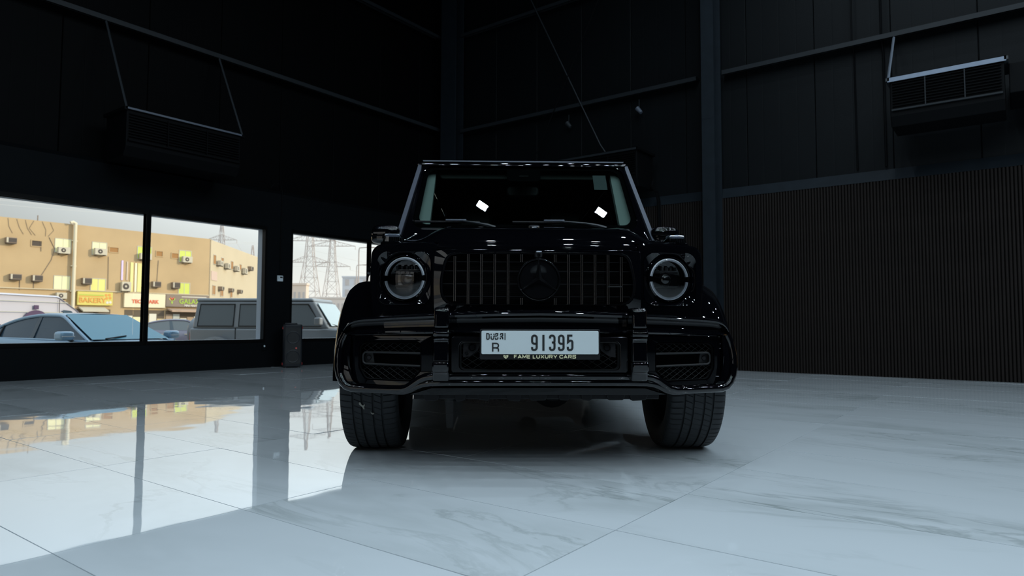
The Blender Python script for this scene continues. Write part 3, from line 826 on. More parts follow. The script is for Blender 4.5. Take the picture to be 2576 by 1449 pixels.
for s in (-1, 1):
    mb = MB(); q = [(1.262, 0), (1.84, 0), (1.875, .0)]
    rings = []
    for z in (1.258, 1.5, 1.83, 1.872):
        x = hw_(z) + .008; y = plane_y(z)
        w = .034 if z < 1.85 else .028
        rings.append([(s * (x - w), y - .012, z), (s * (x - .004), y - .002, z), (s * x, y + .012, z), (s * (x - .002), y + .05, z), (s * (x - w), y + .05, z)])
    cp_(MB().loft(rings), 'pillar_trim', M_SATIN, smooth=30)
    # pillars behind: B, C, D and rails
    def pil(y0, y1, name, z0=1.26, z1=1.88):
        m = MB(); m.loft([[(s * hw_(z), y0, z), (s * hw_(z), y1, z), (s * (hw_(z) - .05), y1, z), (s * (hw_(z) - .05), y0, z)] for z in (z0, z1)])
        return cp_(m, name, M_PAINT, bevel=.006)
    pil(2.60, 2.70, 'door_pillar'); pil(3.40, 3.50, 'rear_pillar'); pil(4.42, 4.60, 'tail_pillar')
    m = MB(); m.loft([[(s * hw_(1.26), plane_y(1.26) + .05, 1.26), (s * hw_(1.26), plane_y(1.26) + .16, 1.26), (s * (hw_(1.26) - .06), plane_y(1.26) + .16, 1.26), (s * (hw_(1.26) - .06), plane_y(1.26) + .05, 1.26)],
                      [(s * hw_(1.88), plane_y(1.88) + .05, 1.88), (s * hw_(1.88), plane_y(1.88) + .12, 1.88), (s * (hw_(1.88) - .05), plane_y(1.88) + .12, 1.88), (s * (hw_(1.88) - .05), plane_y(1.88) + .05, 1.88)]])
    cp_(m, 'windscreen_pillar', M_PAINT)
    for (a, b, c, d) in ((1.66, 2.60, 2.06, 2.60), (2.70, 3.40, 2.70, 3.40), (3.50, 4.42, 3.50, 4.42)):
        m = MB(); m.add([(s * (hw_(1.27) - .02), a, 1.27), (s * (hw_(1.27) - .02), b, 1.27), (s * (hw_(1.86) - .02), d, 1.86), (s * (hw_(1.86) - .02), c, 1.86)], [(0, 1, 2, 3)])
        cp_(m, 'side_window', M_PRIV)
m = MB(); m.loft([[(-.80, 4.60, 1.27), (.80, 4.60, 1.27), (.80, 4.64, 1.27), (-.80, 4.64, 1.27)], [(-.72, 4.55, 1.88), (.72, 4.55, 1.88), (.72, 4.6, 1.88), (-.72, 4.6, 1.88)]]); cp_(m, 'rear_panel', M_PAINT)
# roof
def roof_ring(y, zt, k=1.0, drop=0.0):
    p = [(-.735, 1.858), (-.772, 1.868), (-.783, 1.884), (-.770, 1.899), (-.735, 1.909), (-.5, 1.921), (0, 1.930), (.5, 1.921), (.735, 1.909), (.770, 1.899), (.783, 1.884), (.772, 1.868), (.735, 1.858)]
    return [(x * k, y, 1.858 + (z - 1.858) * zt - drop) for x, z in p]
rings = [roof_ring(1.905, .45, .955), roof_ring(1.912, .62, .97), roof_ring(1.926, .78, .985), roof_ring(1.95, .90), roof_ring(2.02, .97), roof_ring(2.2, 1.04), roof_ring(3.2, 1.12), roof_ring(4.3, 1.05), roof_ring(4.6, .9)]
roof = cp_(MB().loft(rings), 'roof', M_PAINT, smooth=40)
MB().loft([[(-.735, 1.898, 1.889), (.735, 1.898, 1.889), (.735, 1.904, 1.889), (-.735, 1.904, 1.889)], [(-.74, 1.902, 1.8985), (.74, 1.902, 1.8985), (.74, 1.93, 1.8985), (-.74, 1.93, 1.8985)]]).build('roof_lip_highlight', M_SATIN, roof, 0)  # grey strip stands in for the highlight along the roof lip

# cabin interior seen through the windscreen
for s in (-1, 1):
    rings = []
    for z in (1.33, 1.40, 1.6, 1.78, 1.85):
        x1 = .745 - (z - 1.33) * .07; w = .085 - (z - 1.33) * .045
        y = plane_y(z) + .05
        rings.append([(s * x1, y, z), (s * (x1 - w), y + .03, z), (s * (x1 - w), y + .09, z), (s * x1, y + .08, z)])
    cp_(MB().loft(rings), 'inner_pillar_trim', M_LINER, smooth=30)
cp_(MB().box(-.70, .70, 1.98, 4.3, 1.842, 1.856), 'headliner', M_LINER2, smooth=0)
for s in (-1, 1):
    cp_(MB().prism(rrect(s * .36 - .26, s * .36 + .26, 1.775, 1.85, .03), 'y', 1.965, 1.985), 'sun_visor', M_LINER2, bevel=.006)
mb = MB(); mb.prism([(1.50, 1.10), (1.50, 1.33), (1.58, 1.372), (1.80, 1.36), (1.92, 1.25), (1.92, 1.0)], 'x', -.72, .72); cp_(mb, 'dashboard', M_CABIN, bevel=.02)
mb = MB(); mb.tube([(.19 * math.cos(2 * PI * k / 32), 0, .19 * math.sin(2 * PI * k / 32)) for k in range(32)], .016, 8, loop=True); mb.box(-.17, .17, -.01, .01, -.02, .02); mb.box(-.02, .02, -.01, .01, -.17, 0)
stw = cp_(mb, 'steering_wheel', M_CABIN); stw.location = (.36, 1.93, 1.24); stw.rotation_euler = (R(-22), 0, 0)
for s in (-1, 1):
    mb = MB(); mb.prism(rrect(s * .37 - .25, s * .37 + .25, .75, 1.42, .08), 'y', 2.45, 2.62)
    seat = cp_(mb, 'front_seat', M_CABIN, bevel=.04, seg=3)
    MB().prism(rrect(s * .37 - .14, s * .37 + .14, 1.45, 1.64, .06), 'y', 2.48, 2.60).build('headrest', M_CABIN, seat, bevel=.03, seg=3)
    MB().box(s * .37 - .26, s * .37 + .26, 2.0, 2.6, .60, .80).build('cushion', M_CABIN, seat, bevel=.04, seg=3)
cp_(MB().prism(rrect(-.12, .12, 1.66, 1.735, .03), 'y', 2.02, 2.05), 'rear_view_mirror', M_CABIN, bevel=.01)

# wipers
for (x0, x1, xe) in ((-.235, -.53, -.16), (.50, .13, .60)):
    d = 1 if x1 < x0 else -1
    pv = (x0 + .03, 1.415, 1.335); el = (x0 - .10, 1.46, 1.372); tip = (x1 + .10, 1.50, 1.392)
    mb = MB(); mb.tube([pv, (x0 - .02, 1.43, 1.352), el, tip], [.011, .011, .007, .005], 6)
    wp = cp_(mb, 'wiper', M_ROD)
    mb = MB(); mb.tube([(x1 - .22, 1.53, 1.388), (x1 + .22, 1.51, 1.383)], .008, 6); mb.build('wiper_blade', M_MATT, wp)
    mb = MB(); mb.box(x1 - .01, x1 + .13, 1.492, 1.508, 1.389, 1.401); mb.build('blade_holder', M_GALV, wp, bevel=.004)

# door mirrors
for s in (-1, 1):
    def superell(cx, cy, cz, a, b, c, e1=.55, m=20, n=12, zmin=-1, zmax=1):
        rings = []
        for i in range(n + 1):
            ph = -PI / 2 + PI * i / n
            sz = math.copysign(abs(math.sin(ph)) ** e1, math.sin(ph)); cr_ = abs(math.cos(ph)) ** e1
            sz = max(zmin, min(zmax, sz))
            rings.append([(cx + a * cr_ * math.copysign(abs(math.cos(2 * PI * k / m)) ** .7, math.cos(2 * PI * k / m)), cy + b * cr_ * math.copysign(abs(math.sin(2 * PI * k / m)) ** .7, math.sin(2 * PI * k / m)), cz + c * sz) for k in range(m)])
        return rings
    mr = cp_(MB().loft(superell(s * .935, 1.50, 1.295, .095, .062, .062)), 'door_mirror', M_PAINT, smooth=50)
    MB().loft(superell(s * .938, 1.494, 1.272, .094, .060, .042, zmax=.35)).build('lower_shell', M_SLAT if False else M_GLOSS, mr, 50)
    MB().tube([(s * .845, 1.57, 1.235), (s * .885, 1.53, 1.25), (s * .91, 1.51, 1.262)], .022, 8).build('mirror_arm', M_GLOSS, mr)
    MB().box(s * .935 - .08, s * .935 + .08, 1.555, 1.563, 1.25, 1.34).build('mirror_glass', M_CHROME, mr, 0, bevel=.003)
    MB().loft([[(s * (.84 + a), y, z) for a, y in ((0, 1.43), (.09, 1.425), (.17, 1.44), (.17, 1.445), (.09, 1.435), (0, 1.44))] for z in (1.292, 1.303)]).build('mirror_indicator', M_GLOSS, mr, 0)

# bumper: upper beam lofted across the car
sec = [(.10, .762), (.03, .764), (.012, .757), (.002, .745), (.004, .733), (.018, .727), (.036, .722), (.037, .714), (.0365, .682), (.010, .668), (.001, .660), (.000, .650), (.007, .641), (.028, .636), (.10, .634)]
beam = bpy.data.objects.new('front_bumper', None); COL.objects.link(beam); beam.parent = car
def y0_(x): return .062 + .155 * (abs(x) / .90) ** 2.6
def zt_(x):
    x = abs(x)
    z = .764 - .034 * (x / .82) ** 1.5
    if x > .83: z = .728 - .09 * (1 - math.sqrt(max(0, 1 - ((x - .83) / .112) ** 2)))
    return z
xs2 = [-.94, -.935, -.925, -.912, -.895, -.87, -.845, -.82, -.78, -.72, -.64, -.55, -.47, -.38, -.2, 0]
xs2 = xs2 + [-v for v in xs2[-2::-1]]
rings = []
for x in xs2:
    zt = zt_(x); ZB = .650 - .012 * (abs(x) / .94) ** 3; k = (zt - ZB) / .130
    rings.append([(x, y0_(x) + a + (.03 * max(0, (abs(x) - .86) / .08) ** 2), ZB + (z - .634) * k) for a, z in sec])
MB().loft(rings).build('upper_beam', M_PAINT, beam, 30)
# guard tubes
for s in (-1, 1):
    p = [(.922, .262, .650), (.940, .262, .615), (.950, .258, .575), (.953, .252, .53), (.951, .248, .49), (.944, .242, .455), (.928, .235, .422), (.908, .228, .403), (.880, .222, .394), (.80, .205, .392), (.70, .18, .390), (.645, .165, .391), (.612, .155, .399), (.585, .148, .417), (.555, .138, .438), (.525, .130, .451), (.49, .122, .457), (.40, .11, .458), (0, .10, .459)]
    MB().tube([(s * x, y, z) for x, y, z in p], [.019] * 3 + [.020] * 16, 12).build('guard_tube', M_PAINT, beam, 60)
    p = [(.71, .184, .387), (.665, .172, .383), (.630, .163, .383), (.598, .155, .392), (.568, .147, .408), (.54, .138, .419), (.50, .128, .426), (.40, .118, .428), (0, .108, .429)]
    MB().tube([(s * x, y, z) for x, y, z in p], .016, 10).build('lower_guard_tube', M_PAINT, beam, 60)
# skid lip
mb = MB()
rings = []
for x, zt, zb, y in ((-.60, .374, .364, .158), (-.565, .382, .362, .157), (-.50, .402, .361, .155), (0, .404, .362, .15), (.50, .402, .361, .155), (.565, .382, .362, .157), (.60, .374, .364, .158)):
    rings.append([(x, y + .006, zt - .004), (x, y + .012, zt), (x, y + .12, zt), (x, y + .25, zb - .02), (x, y + .04, zb), (x, y + .0062, zb + .006)])
MB().loft(rings).build('skid_plate', M_PAINT, beam, 25)
mb = MB()
rnd = random.Random(3)
for k in range(9):
    x = -.50 + k * .125 + rnd.uniform(-.02, .02); w = rnd.uniform(.03, .055)
    pr = fillet([(x - w, .362), (x - w * .7, .320 + rnd.uniform(0, .012), .012), (x + w * .7, .320 + rnd.uniform(0, .01), .012), (x + w, .362)], 3, False)
    mb.prism(pr, 'y', .28, .46)
mb.box(-.60, .60, .30, .62, .332, .40)
mb.build('under_shield', M_MATT, beam, 0, bevel=.005)
# uprights
for s in (-1, 1):
    up = MB().prism([(-.004, .678), (.004, .762), (.022, .772), (.12, .772), (.12, .678)], 'x', s * .443 - .033, s * .443 + .033).build('upright_head', M_PAINT, beam, 30, bevel=.010, seg=3)
    MB().prism([(-.002, .640), (-.006, .656), (.004, .676), (.1, .676), (.1, .640)], 'x', s * .445 - .036, s * .445 + .036).build('clamp', M_PAINT, beam, 30, bevel=.006)
    MB().prism([(.004, .53), (.013, .60), (.014, .620), (.004, .626), (.004, .634), (.1, .634), (.1, .53)], 'x', s * .445 - .034, s * .445 + .034).build('upright_post', M_PAINT, beam, 30, bevel=.006)
    MB().prism([(.030, .442), (.022, .478), (.0, .488), (-.004, .515), (.002, .53), (.12, .53), (.12, .442)], 'x', s * .447 - .037, s * .447 + .037).build('upright_foot', M_PAINT, beam, 30, bevel=.008)
# mesh builder
def diamond(mb, x0, x1, z0, z1, cw, ch, y, r=.0018, skip=None, inside=None):
    def seg(p, q):
        n = 6
        last = None
        for k in range(n + 1):
            t = k / n; x = p[0] + (q[0] - p[0]) * t; z = p[1] + (q[1] - p[1]) * t
            ok = x0 <= x <= x1 and z0 <= z <= z1 and (skip is None or not skip(x, z)) and (inside is None or inside(x, z))
            if ok and last: mb.tube([(last[0], y(last[0]), last[1]), (x, y(x), z)], r, 4, cap=False)
            last = (x, z) if ok else None
    nx = int((x1 - x0) / cw) + 2; nz = int((z1 - z0) / ch * 2) + 3
    for i in range(-1, nx):
        for j in range(-1, nz):
            cx = x0 + (i + .5 * (j % 2)) * cw; cz = z0 + j * ch / 2 * 1.0
            seg((cx, cz), (cx + cw / 2, cz + ch / 2)); seg((cx, cz), (cx - cw / 2, cz + ch / 2))
def in_rr(x, z, x0, x1, z0, z1, r):
    dx = max(x0 + r - x, x - (x1 - r), 0); dz = max(z0 + r - z, z - (z1 - r), 0)
    return dx * dx + dz * dz <= r * r
# centre opening
mo = rrect(-.405, .405, .478, .640, .012, 6); mi = rrect(-.367, .367, .488, .617, .022, 6)
mb = MB(); frame_plate(mb, mo, mi, .075, .13, .11); mb.build('centre_frame', M_GLOSS, beam, 35, bevel=.003)
mb = MB(); mb.loft([[(x * .995, .078, z) for x, z in mi], [(x * .985, .072, .5525 + (z - .5525) * .95) for x, z in mi], [(x * .975, .095, .5525 + (z - .5525) * .92) for x, z in mi]], cap=False); mb.build('centre_rim', M_GRID, beam)
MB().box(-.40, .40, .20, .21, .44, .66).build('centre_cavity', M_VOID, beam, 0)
mb = MB(); diamond(mb, -.358, .358, .492, .612, .050, .032, lambda x: .098, r=.0012, inside=lambda x, z: in_rr(x, z, -.360, .360, .491, .614, .02)); mb.build('centre_mesh', M_GRID, beam, kind='stuff')
for s in (-1, 1):
    mb = MB(); mb.prism([(s * .350, .545), (s * .350, .610), (s * .27, .610), (s * .285, .575), (s * .32, .55)], 'y', .094, .097); sp = mb.build('sensor_panel', M_MATT, beam, 0)
    MB().revolve([(.086, 0), (.086, .012), (.092, .013), (.084, .015), (.084, .0185), (.1, .019)], 20, Matrix.Translation((s * .309, 0, .590))).build('parking_sensor', M_GLOSS, sp)
MB().revolve([(.088, 0), (.088, .007), (.082, .009), (.1, .010)], 16, Matrix.Translation((-.334, 0, .566))).build('tow_eye_cap', M_GLOSS, beam)
# side openings
for s in (-1, 1):
    def yb(x): return .150 + .10 * ((abs(x) - .5) / .38) ** 1.5 if abs(x) > .5 else .150
    so = fillet([(.493, .478, .01), (.60, .405, .03), (.85, .400, .05), (.886, .450, .03), (.886, .640, .01), (.493, .640, .01)], 6, True)
    si = fillet([(.547, .478, .02), (.595, .428, .03), (.825, .432, .035), (.857, .49, .05), (.857, .612, .035), (.547, .614, .022)], 6, True)
    mb = MB()
    sc2 = [(.70 + (x - .70) * .965, .52 + (z - .52) * .95) for x, z in si]
    sc3 = [(.70 + (x - .70) * .945, .52 + (z - .52) * .92) for x, z in si]
    mb.loft([[(s * x, yb(x) + .06, z) for x, z in so], [(s * x, yb(x), z) for x, z in so], [(s * x, yb(x) + .001, z) for x, z in si], [(s * x, yb(x) + .012, z) for x, z in sc2]], cap=False)
    mb.build('corner_panel', M_PAINT, beam, 30)
    mb = MB(); mb.loft([[(s * x, yb(x) + .010, z) for x, z in sc2], [(s * x, yb(x) + .004, z) for x, z in [(.5 * a + .5 * c, .5 * b + .5 * d) for (a, b), (c, d) in zip(sc2, sc3)]], [(s * x, yb(x) + .03, z) for x, z in sc3]], cap=False); mb.build('corner_rim', M_GRID, beam)
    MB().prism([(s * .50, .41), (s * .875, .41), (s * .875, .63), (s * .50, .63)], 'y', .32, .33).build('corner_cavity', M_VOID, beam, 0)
    mb = MB()
    diamond(mb, .548, .853, .436, .610, .0385, .0265, lambda x: yb(x) + .028, r=.0012, skip=lambda x, z: .503 < z < .562, inside=lambda x, z: in_rr(x, z, .548, .853, .434, .610, .03))
    mb.v = [(s * x, y, z) for x, y, z in mb.v]
    mb.build('corner_mesh', M_GRID, beam, kind='stuff')
    # horizontal duct inside the opening
    path = fillet([(.548, .560), (.835, .563, .018), (.835, .508, .018), (.548, .500)], 5)
    mb = MB(); mb.tube([(s * x, yb(x) + .014, z) for x, z in path], .0055, 6); dct = mb.build('air_duct', M_GRID, beam)
    mb = MB(); mb.loft([[(s * x, yb(x) + q, z) for x, z in ((.548, .504), (.832, .511), (.832, .558), (.548, .556))] for q in (.02, .06)], cap=False); mb.build('duct_liner', M_VOID, dct, 0)
    mb = MB(); mb.loft([[(s * x, yb(x) + q, z) for x, z in ((.780, .510), (.832, .512), (.832, .559), (.788, .558))] for q in (.03, .05)]); mb.build('duct_end', M_GRID, dct, 0)
    MB().revolve([(yb(.808) + .026, 0), (yb(.808) + .026, .009), (yb(.808) + .022, .011), (yb(.808) + .03, .013)], 16, Matrix.Translation((s * .808, 0, .536))).build('duct_sensor', M_MATT, dct)
    # curved vertical blade beside the opening
    rings = []
    for z, x in ((.640, .893), (.60, .894), (.55, .897), (.50, .895), (.46, .886), (.43, .872), (.408, .850)):
        rings.append([(s * x, .232, z), (s * (x + .012), .240, z), (s * (x + .012), .31, z), (s * x, .31, z)])
    MB().loft(rings).build('corner_blade', M_PAINT, beam, 30)

# number plate
pl = bpy.data.objects.new('number_plate', None); COL.objects.link(pl); pl.parent = car; pl.location = (-.003, .018, 0)
MB().prism(rrect(-.270, .270, .539, .675, .006), 'y', .0, .05).build('plate_holder', M_MATT, pl, bevel=.002)
MB().prism(rrect(-.2625, .2625, .5635, .6675, .006), 'y', -.006, .001).build('plate', M_PLATE, pl, bevel=.001)
def px(u): return -.2625 + (u - 72) / (2435 - 72) * .525     # plate print, measured across the plate
def pz(v): return .6675 - (v - 105) / (578 - 105) * .104
k_ = .525 / 2363
def glyph(name, paths, x0, x1, ztop, zbot, wd, m=M_INK):
    mb = MB(); X0, X1 = px(x0) + wd / 2, px(x1) - wd / 2; Z1, Z0 = pz(ztop) - wd / 2, pz(zbot) + wd / 2
    for p in paths:
        pts = [(X0 + (X1 - X0) * q[0], Z0 + (Z1 - Z0) * q[1]) + ((q[2] * (X1 - X0),) if len(q) > 2 else ()) for q in p]
        stroke(mb, fillet(pts, 6), wd, -.0075, -.0058)
    return mb.build(name, m, pl, 0)
nine = [[(0, .20), (0, 0, .5), (1, 0, .5), (1, 1, .5), (0, 1, .5), (0, .43, .5), (1, .43)]]
three = [[(0, .80), (0, 1, .5), (1, 1, .5), (1, .52, .42), (.42, .52)], [(.42, .52), (1, .52, .42), (1, 0, .5), (0, 0, .5), (0, .22)]]
five = [[(1, 1), (.08, 1), (.04, .545), (.5, .66, .4), (1, .62, .5), (1, 0, .5), (0, 0, .5), (0, .22)]]
wd = 42 * k_
glyph('digit', nine, 1070, 1205, 180, 512, wd)
mb = MB(); mb.box(px(1297), px(1340), -.0075, -.0058, pz(508), pz(186)); mb.build('digit', M_INK, pl, 0)
glyph('digit', three, 1432, 1563, 180, 512, wd)
glyph('digit', nine, 1612, 1746, 180, 512, wd)
glyph('digit', five, 1790, 1924, 180, 512, wd)
glyph('letter', [[(0, 0), (0, 1), (1, 1, .42), (1, .46, .42), (0, .46)], [(.55, .46), (1, .40, .3), (1, 0)]], 285, 428, 347, 542, 28 * k_)
w2 = 22 * k_
glyph('letter', [[(.0, 0), (0, 1), (1, 1, .5), (1, 0, .5), (0, 0)]], 168, 238, 152, 288, w2)
glyph('letter', [[(0, 1), (0, .72)], [(0, .52), (0, 0, .3), (.78, 0, .3), (.78, .56, .1), (1.9, .56, .4), (1.95, 1), (1.3, 1)], [(.80, 1), (.80, .78)], [(1.25, 1), (1.25, .80)]], 255, 345, 152, 288, w2)
glyph('letter', [[(0, .30), (0, 0), (.9, 0, .4), (.9, .36)]], 344, 418, 152, 288, w2)
glyph('letter', [[(0, 0), (0, .3)], [(.0, .52), (.9, .52, .4), (.9, 1), (.2, 1), (.0, .75)], [(.9, 0), (.9, .32, .1), (.45, .32)]], 440, 515, 152, 288, w2)
mb = MB(); mb.box(px(536), px(554), -.0075, -.0058, pz(288), pz(152)); mb.build('letter', M_INK, pl, 0)
GL = {'F': [[(0, 0), (0, 1), (1, 1)], [(0, .52), (.85, .52)]], 'A': [[(0, 0), (.5, 1), (1, 0)], [(.2, .28), (.8, .28)]], 'M': [[(0, 0), (0, 1), (.5, .25), (1, 1), (1, 0)]],
      'E': [[(1, 0), (0, 0), (0, 1), (1, 1)], [(0, .5), (.9, .5)]], 'L': [[(0, 1), (0, 0), (1, 0)]], 'U': [[(0, 1), (0, 0, .45), (1, 0, .45), (1, 1)]], 'X': [[(0, 0), (1, 1)], [(0, 1), (1, 0)]],
      'R': [[(0, 0), (0, 1), (1, 1, .35), (1, .46, .35), (0, .46)], [(.5, .46), (1, 0)]], 'Y': [[(0, 1), (.5, .45), (1, 1)], [(.5, .5), (.5, 0)]],
      'C': [[(1, .76), (1, 1, .5), (0, 1, .5), (0, 0, .5), (1, 0, .5), (1, .24)]], 'S': [[(1, .78), (1, 1, .5), (0, 1, .5), (0, .5, .5), (1, .5, .5), (1, 0, .5), (0, 0, .5), (0, .22)]]}
for word, x0, x1 in (('FAME', 726, 1060), ('LUXURY', 1105, 1600), ('CARS', 1640, 1980)):
    ws = [{'A': 1.12, 'M': 1.15, 'X': 1.05, 'Y': 1.08, 'L': .82, 'E': .88, 'F': .86}.get(c, 1.0) for c in word]
    gap = .14; tot = sum(ws) + gap * (len(ws) - 1); x = x0
    for c, q in zip(word, ws):
        o = glyph('gold_letter', GL[c], x, x + (x1 - x0) * q / tot, 592, 668, 17 * k_, M_GOLD)
        o.location = (0, .0055, 0)
        x += (x1 - x0) * (q + gap) / tot
mb = MB()
sh = fillet([(-.011, .008), (0, .0055), (.011, .008), (.0105, -.001, .004), (0, -.0095), (-.0105, -.001, .004)], 3, True)
mb.prism(sh, 'y', -.0022, 0); o = mb.build('shield_logo', M_GOLD, pl, 0); o.location = (px(564), 0, pz(632))
mb = MB(); stroke(mb, fillet([(-.007, .001), (-.002, .004, .003), (.005, .001, .003), (.001, -.004)], 4), .0016, -.0028, -.002); mb.build('shield_mark', M_INK, o, 0)

# wheels
prof0 = [(-.118, .262), (-.132, .275), (-.146, .305), (-.1505, .335), (-.149, .362), (-.1445, .380), (-.138, .3885), (-.128, .3935), (-.112, .3965), (-.092, .3985), (-.080, .3992), (-.078, .391), (-.071, .391), (-.069, .3997), (-.052, .40), (-.034, .40), (-.032, .391), (-.025, .391), (-.023, .40), (0, .4003)]
prof = prof0 + [(-t, r) for t, r in prof0[-2::-1]]
mb = MB(); NP = 72; rings = []
for i in range(NP):
    for a_off, notch in ((0, 1), (.55, 0), (4.45, 0)):
        row = []
        for t, r in prof:
            at = abs(t); r2 = r; sl = 0
            if .085 < at < .147 and r > .37: sl = (at - .085) * 12; r2 = r - (.0055 if notch else 0)
            elif .030 < at < .075: sl = (t + .05) * 60; r2 = r - (.0035 if notch and r > .395 else 0)
            elif at < .03: sl = t * 40; r2 = r - (.0025 if notch and r > .395 else 0)
            a = R(i * 360 / NP + a_off + sl)
            row.append((t, r2 * math.cos(a), r2 * math.sin(a)))
        rings.append(row)
mb.loft(rings, closed=False, cap=False, loop=True)
tyre_me = mb.mesh('tyre', 28); tyre_me.materials.append(M_RUBBER)
mb = MB(); mb.revolve([(-.118, .268), (-.112, .255), (-.06, .235), (.06, .235), (.10, .25), (.122, .268), (.126, .262), (.11, .24), (.07, .225), (-.05, .225), (-.118, .262)], 48, axis='x'); rim_me = mb.mesh('rim', 40); rim_me.materials.append(M_RIM)
mb = MB()
for k in range(5):
    for q in (-.11, .11):
        a = R(72 * k) + q
        mb.loft([[(.10, .05 * math.cos(a) - .018 * math.sin(a), .05 * math.sin(a) + .018 * math.cos(a)), (.10, .05 * math.cos(a) + .018 * math.sin(a), .05 * math.sin(a) - .018 * math.cos(a)), (.07, .05 * math.cos(a), .05 * math.sin(a))],
                 [(.112, .245 * math.cos(a) - .016 * math.sin(a), .245 * math.sin(a) + .016 * math.cos(a)), (.112, .245 * math.cos(a) + .016 * math.sin(a), .245 * math.sin(a) - .016 * math.cos(a)), (.07, .24 * math.cos(a), .24 * math.sin(a))]])
mb.revolve([(.06, .0), (.06, .07), (.105, .065), (.115, .03), (.115, 0)], 24, axis='x'); spoke_me = mb.mesh('spokes', 30); spoke_me.materials.append(M_RIM)
mb = MB(); mb.revolve([(-.03, .05), (-.03, .19), (.0, .19), (.0, .05)], 40, axis='x'); brk_me = mb.mesh('brake_disc', 30); brk_me.materials.append(M_DISC)
for cy in (AX, AX2):
    for s in (-1, 1):
        w = bpy.data.objects.new('wheel', None); COL.objects.link(w); w.parent = car
        w.location = (s * .862, cy, .3985); w.rotation_euler = (0, 0, 0 if s > 0 else PI)
        for nm, me in (('tyre', tyre_me), ('rim', rim_me), ('spokes', spoke_me), ('brake_disc', brk_me)):
            o = bpy.data.objects.new(nm, me); COL.objects.link(o); o.parent = w
            if nm == 'tyre': tyre_o = o
        if s < 0 and cy == AX:
            for pts in ([(-.012, .016), (-.006, .020), (.001, .006), (.008, .002), (.016, .009), (.018, .002), (.013, -.005), (.015, -.018), (.011, -.020), (.005, -.008), (-.003, .0), (-.012, .008)], [(.045, -.033), (.050, -.040), (.057, -.043), (.062, -.041), (.062, -.046), (.056, -.049), (.048, -.044)]):
                m2 = MB(); m2.loft([[(x, y, z) for x, z in pts] for y in (-.4045, -.398)])
                # bend onto the tread
                vs = []
                for x, y, z in m2.v:
                    zz = z - .125; rad = -y; a = zz / .4
                    vs.append((-(x - .03), rad * math.cos(a), rad * math.sin(a)))
                m2.v = vs; m2.build('mud_mark', M_MUD, w, 0)

# underside
cp_(MB().box(-.62, .62, 1.3, 4.4, .30, .44), 'floor_pan', M_MATT, smooth=0, bevel=.03)
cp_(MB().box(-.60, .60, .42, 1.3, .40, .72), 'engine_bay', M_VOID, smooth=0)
for cy in (AX, AX2):
    mb = MB(); mb.tube([(-.72, cy, .37), (.72, cy, .37)], .045, 12); mb.revolve([(-.11, 0), (-.11, .08), (-.05, .125), (.05, .125), (.11, .08), (.11, 0)], 20, Matrix.Translation((.12, cy, .35)))
    cp_(mb, 'axle', M_MATT)
for s in (-1, 1):
    cp_(MB().tube([(s * .42, .4, .44), (s * .42, 1.4, .40)], .035, 8), 'chassis_rail', M_MATT)
    cp_(MB().tube([(s * .56, .92, .36), (s * .52, .95, .78)], .045, 10), 'damper', M_MATT)
cp_(MB().tube([(.3, 2.0, .26), (.62, 2.2, .24), (.80, 2.6, .30)], .04, 10), 'exhaust_pipe', M_DISC)

# ------------------------------------------------------------------ outdoors
GZ = -0.55
M_SAND = mat('sandy_ground', (0.40, 0.35, 0.29), 0.9, var=0.25, vscale=.6)
M_ASPH = mat('grey_asphalt', (0.16, 0.16, 0.16), 0.9, var=0.2, vscale=1.5)
g = MB(); g.add([(-300, 9.99, GZ), (500, 9.99, GZ), (500, 700, GZ), (-300, 700, GZ)], [(0, 1, 2, 3)]); o = g.build('ground', M_SAND, smooth=0); struct(o)
g = MB(); g.add([(-300, -60, GZ), (XL - .21, -60, GZ), (XL - .21, 9.98, GZ), (-300, 9.98, GZ)], [(0, 1, 2, 3)]); struct(g.build('yard_ground', M_ASPH, smooth=0))
g = MB(); g.box(-60, 120, 20.5, 32, GZ, GZ + .02); struct(g.build('road', M_ASPH, smooth=0))

M_TAN = mat('tan_render', (0.46, 0.335, 0.19), 0.9, var=0.14, vscale=.5, bump=.01, bscale=8)
M_TAN2 = mat('pale_tan_render', (0.52, 0.445, 0.32), 0.9, var=0.08, vscale=.5)
M_PANEY = mat('yellow_sun_pane', (0.72, 0.68, 0.22), 0.25)  # sun reflected in the panes is painted in as yellow
M_PANEW = mat('bright_sun_pane', (0.82, 0.78, 0.46), 0.3)  # sun glare on the glass put into the colour
M_PANEG = mat('green_yellow_pane', (0.55, 0.62, 0.12), 0.25)
M_BROWN = mat('brown_recess_board', (0.33, 0.17, 0.06), 0.8)
M_DKBR = mat('dark_window_recess', (0.07, 0.055, 0.045), 0.8)
M_UNIT = mat('aged_white_casing', (0.50, 0.46, 0.37), 0.7)
M_UNITD = mat('dark_unit_grille', (0.06, 0.05, 0.045), 0.7)
M_UNITG = mat('brown_grey_unit', (0.22, 0.17, 0.13), 0.7)
M_ALU = mat('aluminium_frame', (0.45, 0.44, 0.38), 0.5)
M_PIPE = mat('cream_pipe', (0.62, 0.56, 0.42), 0.6)

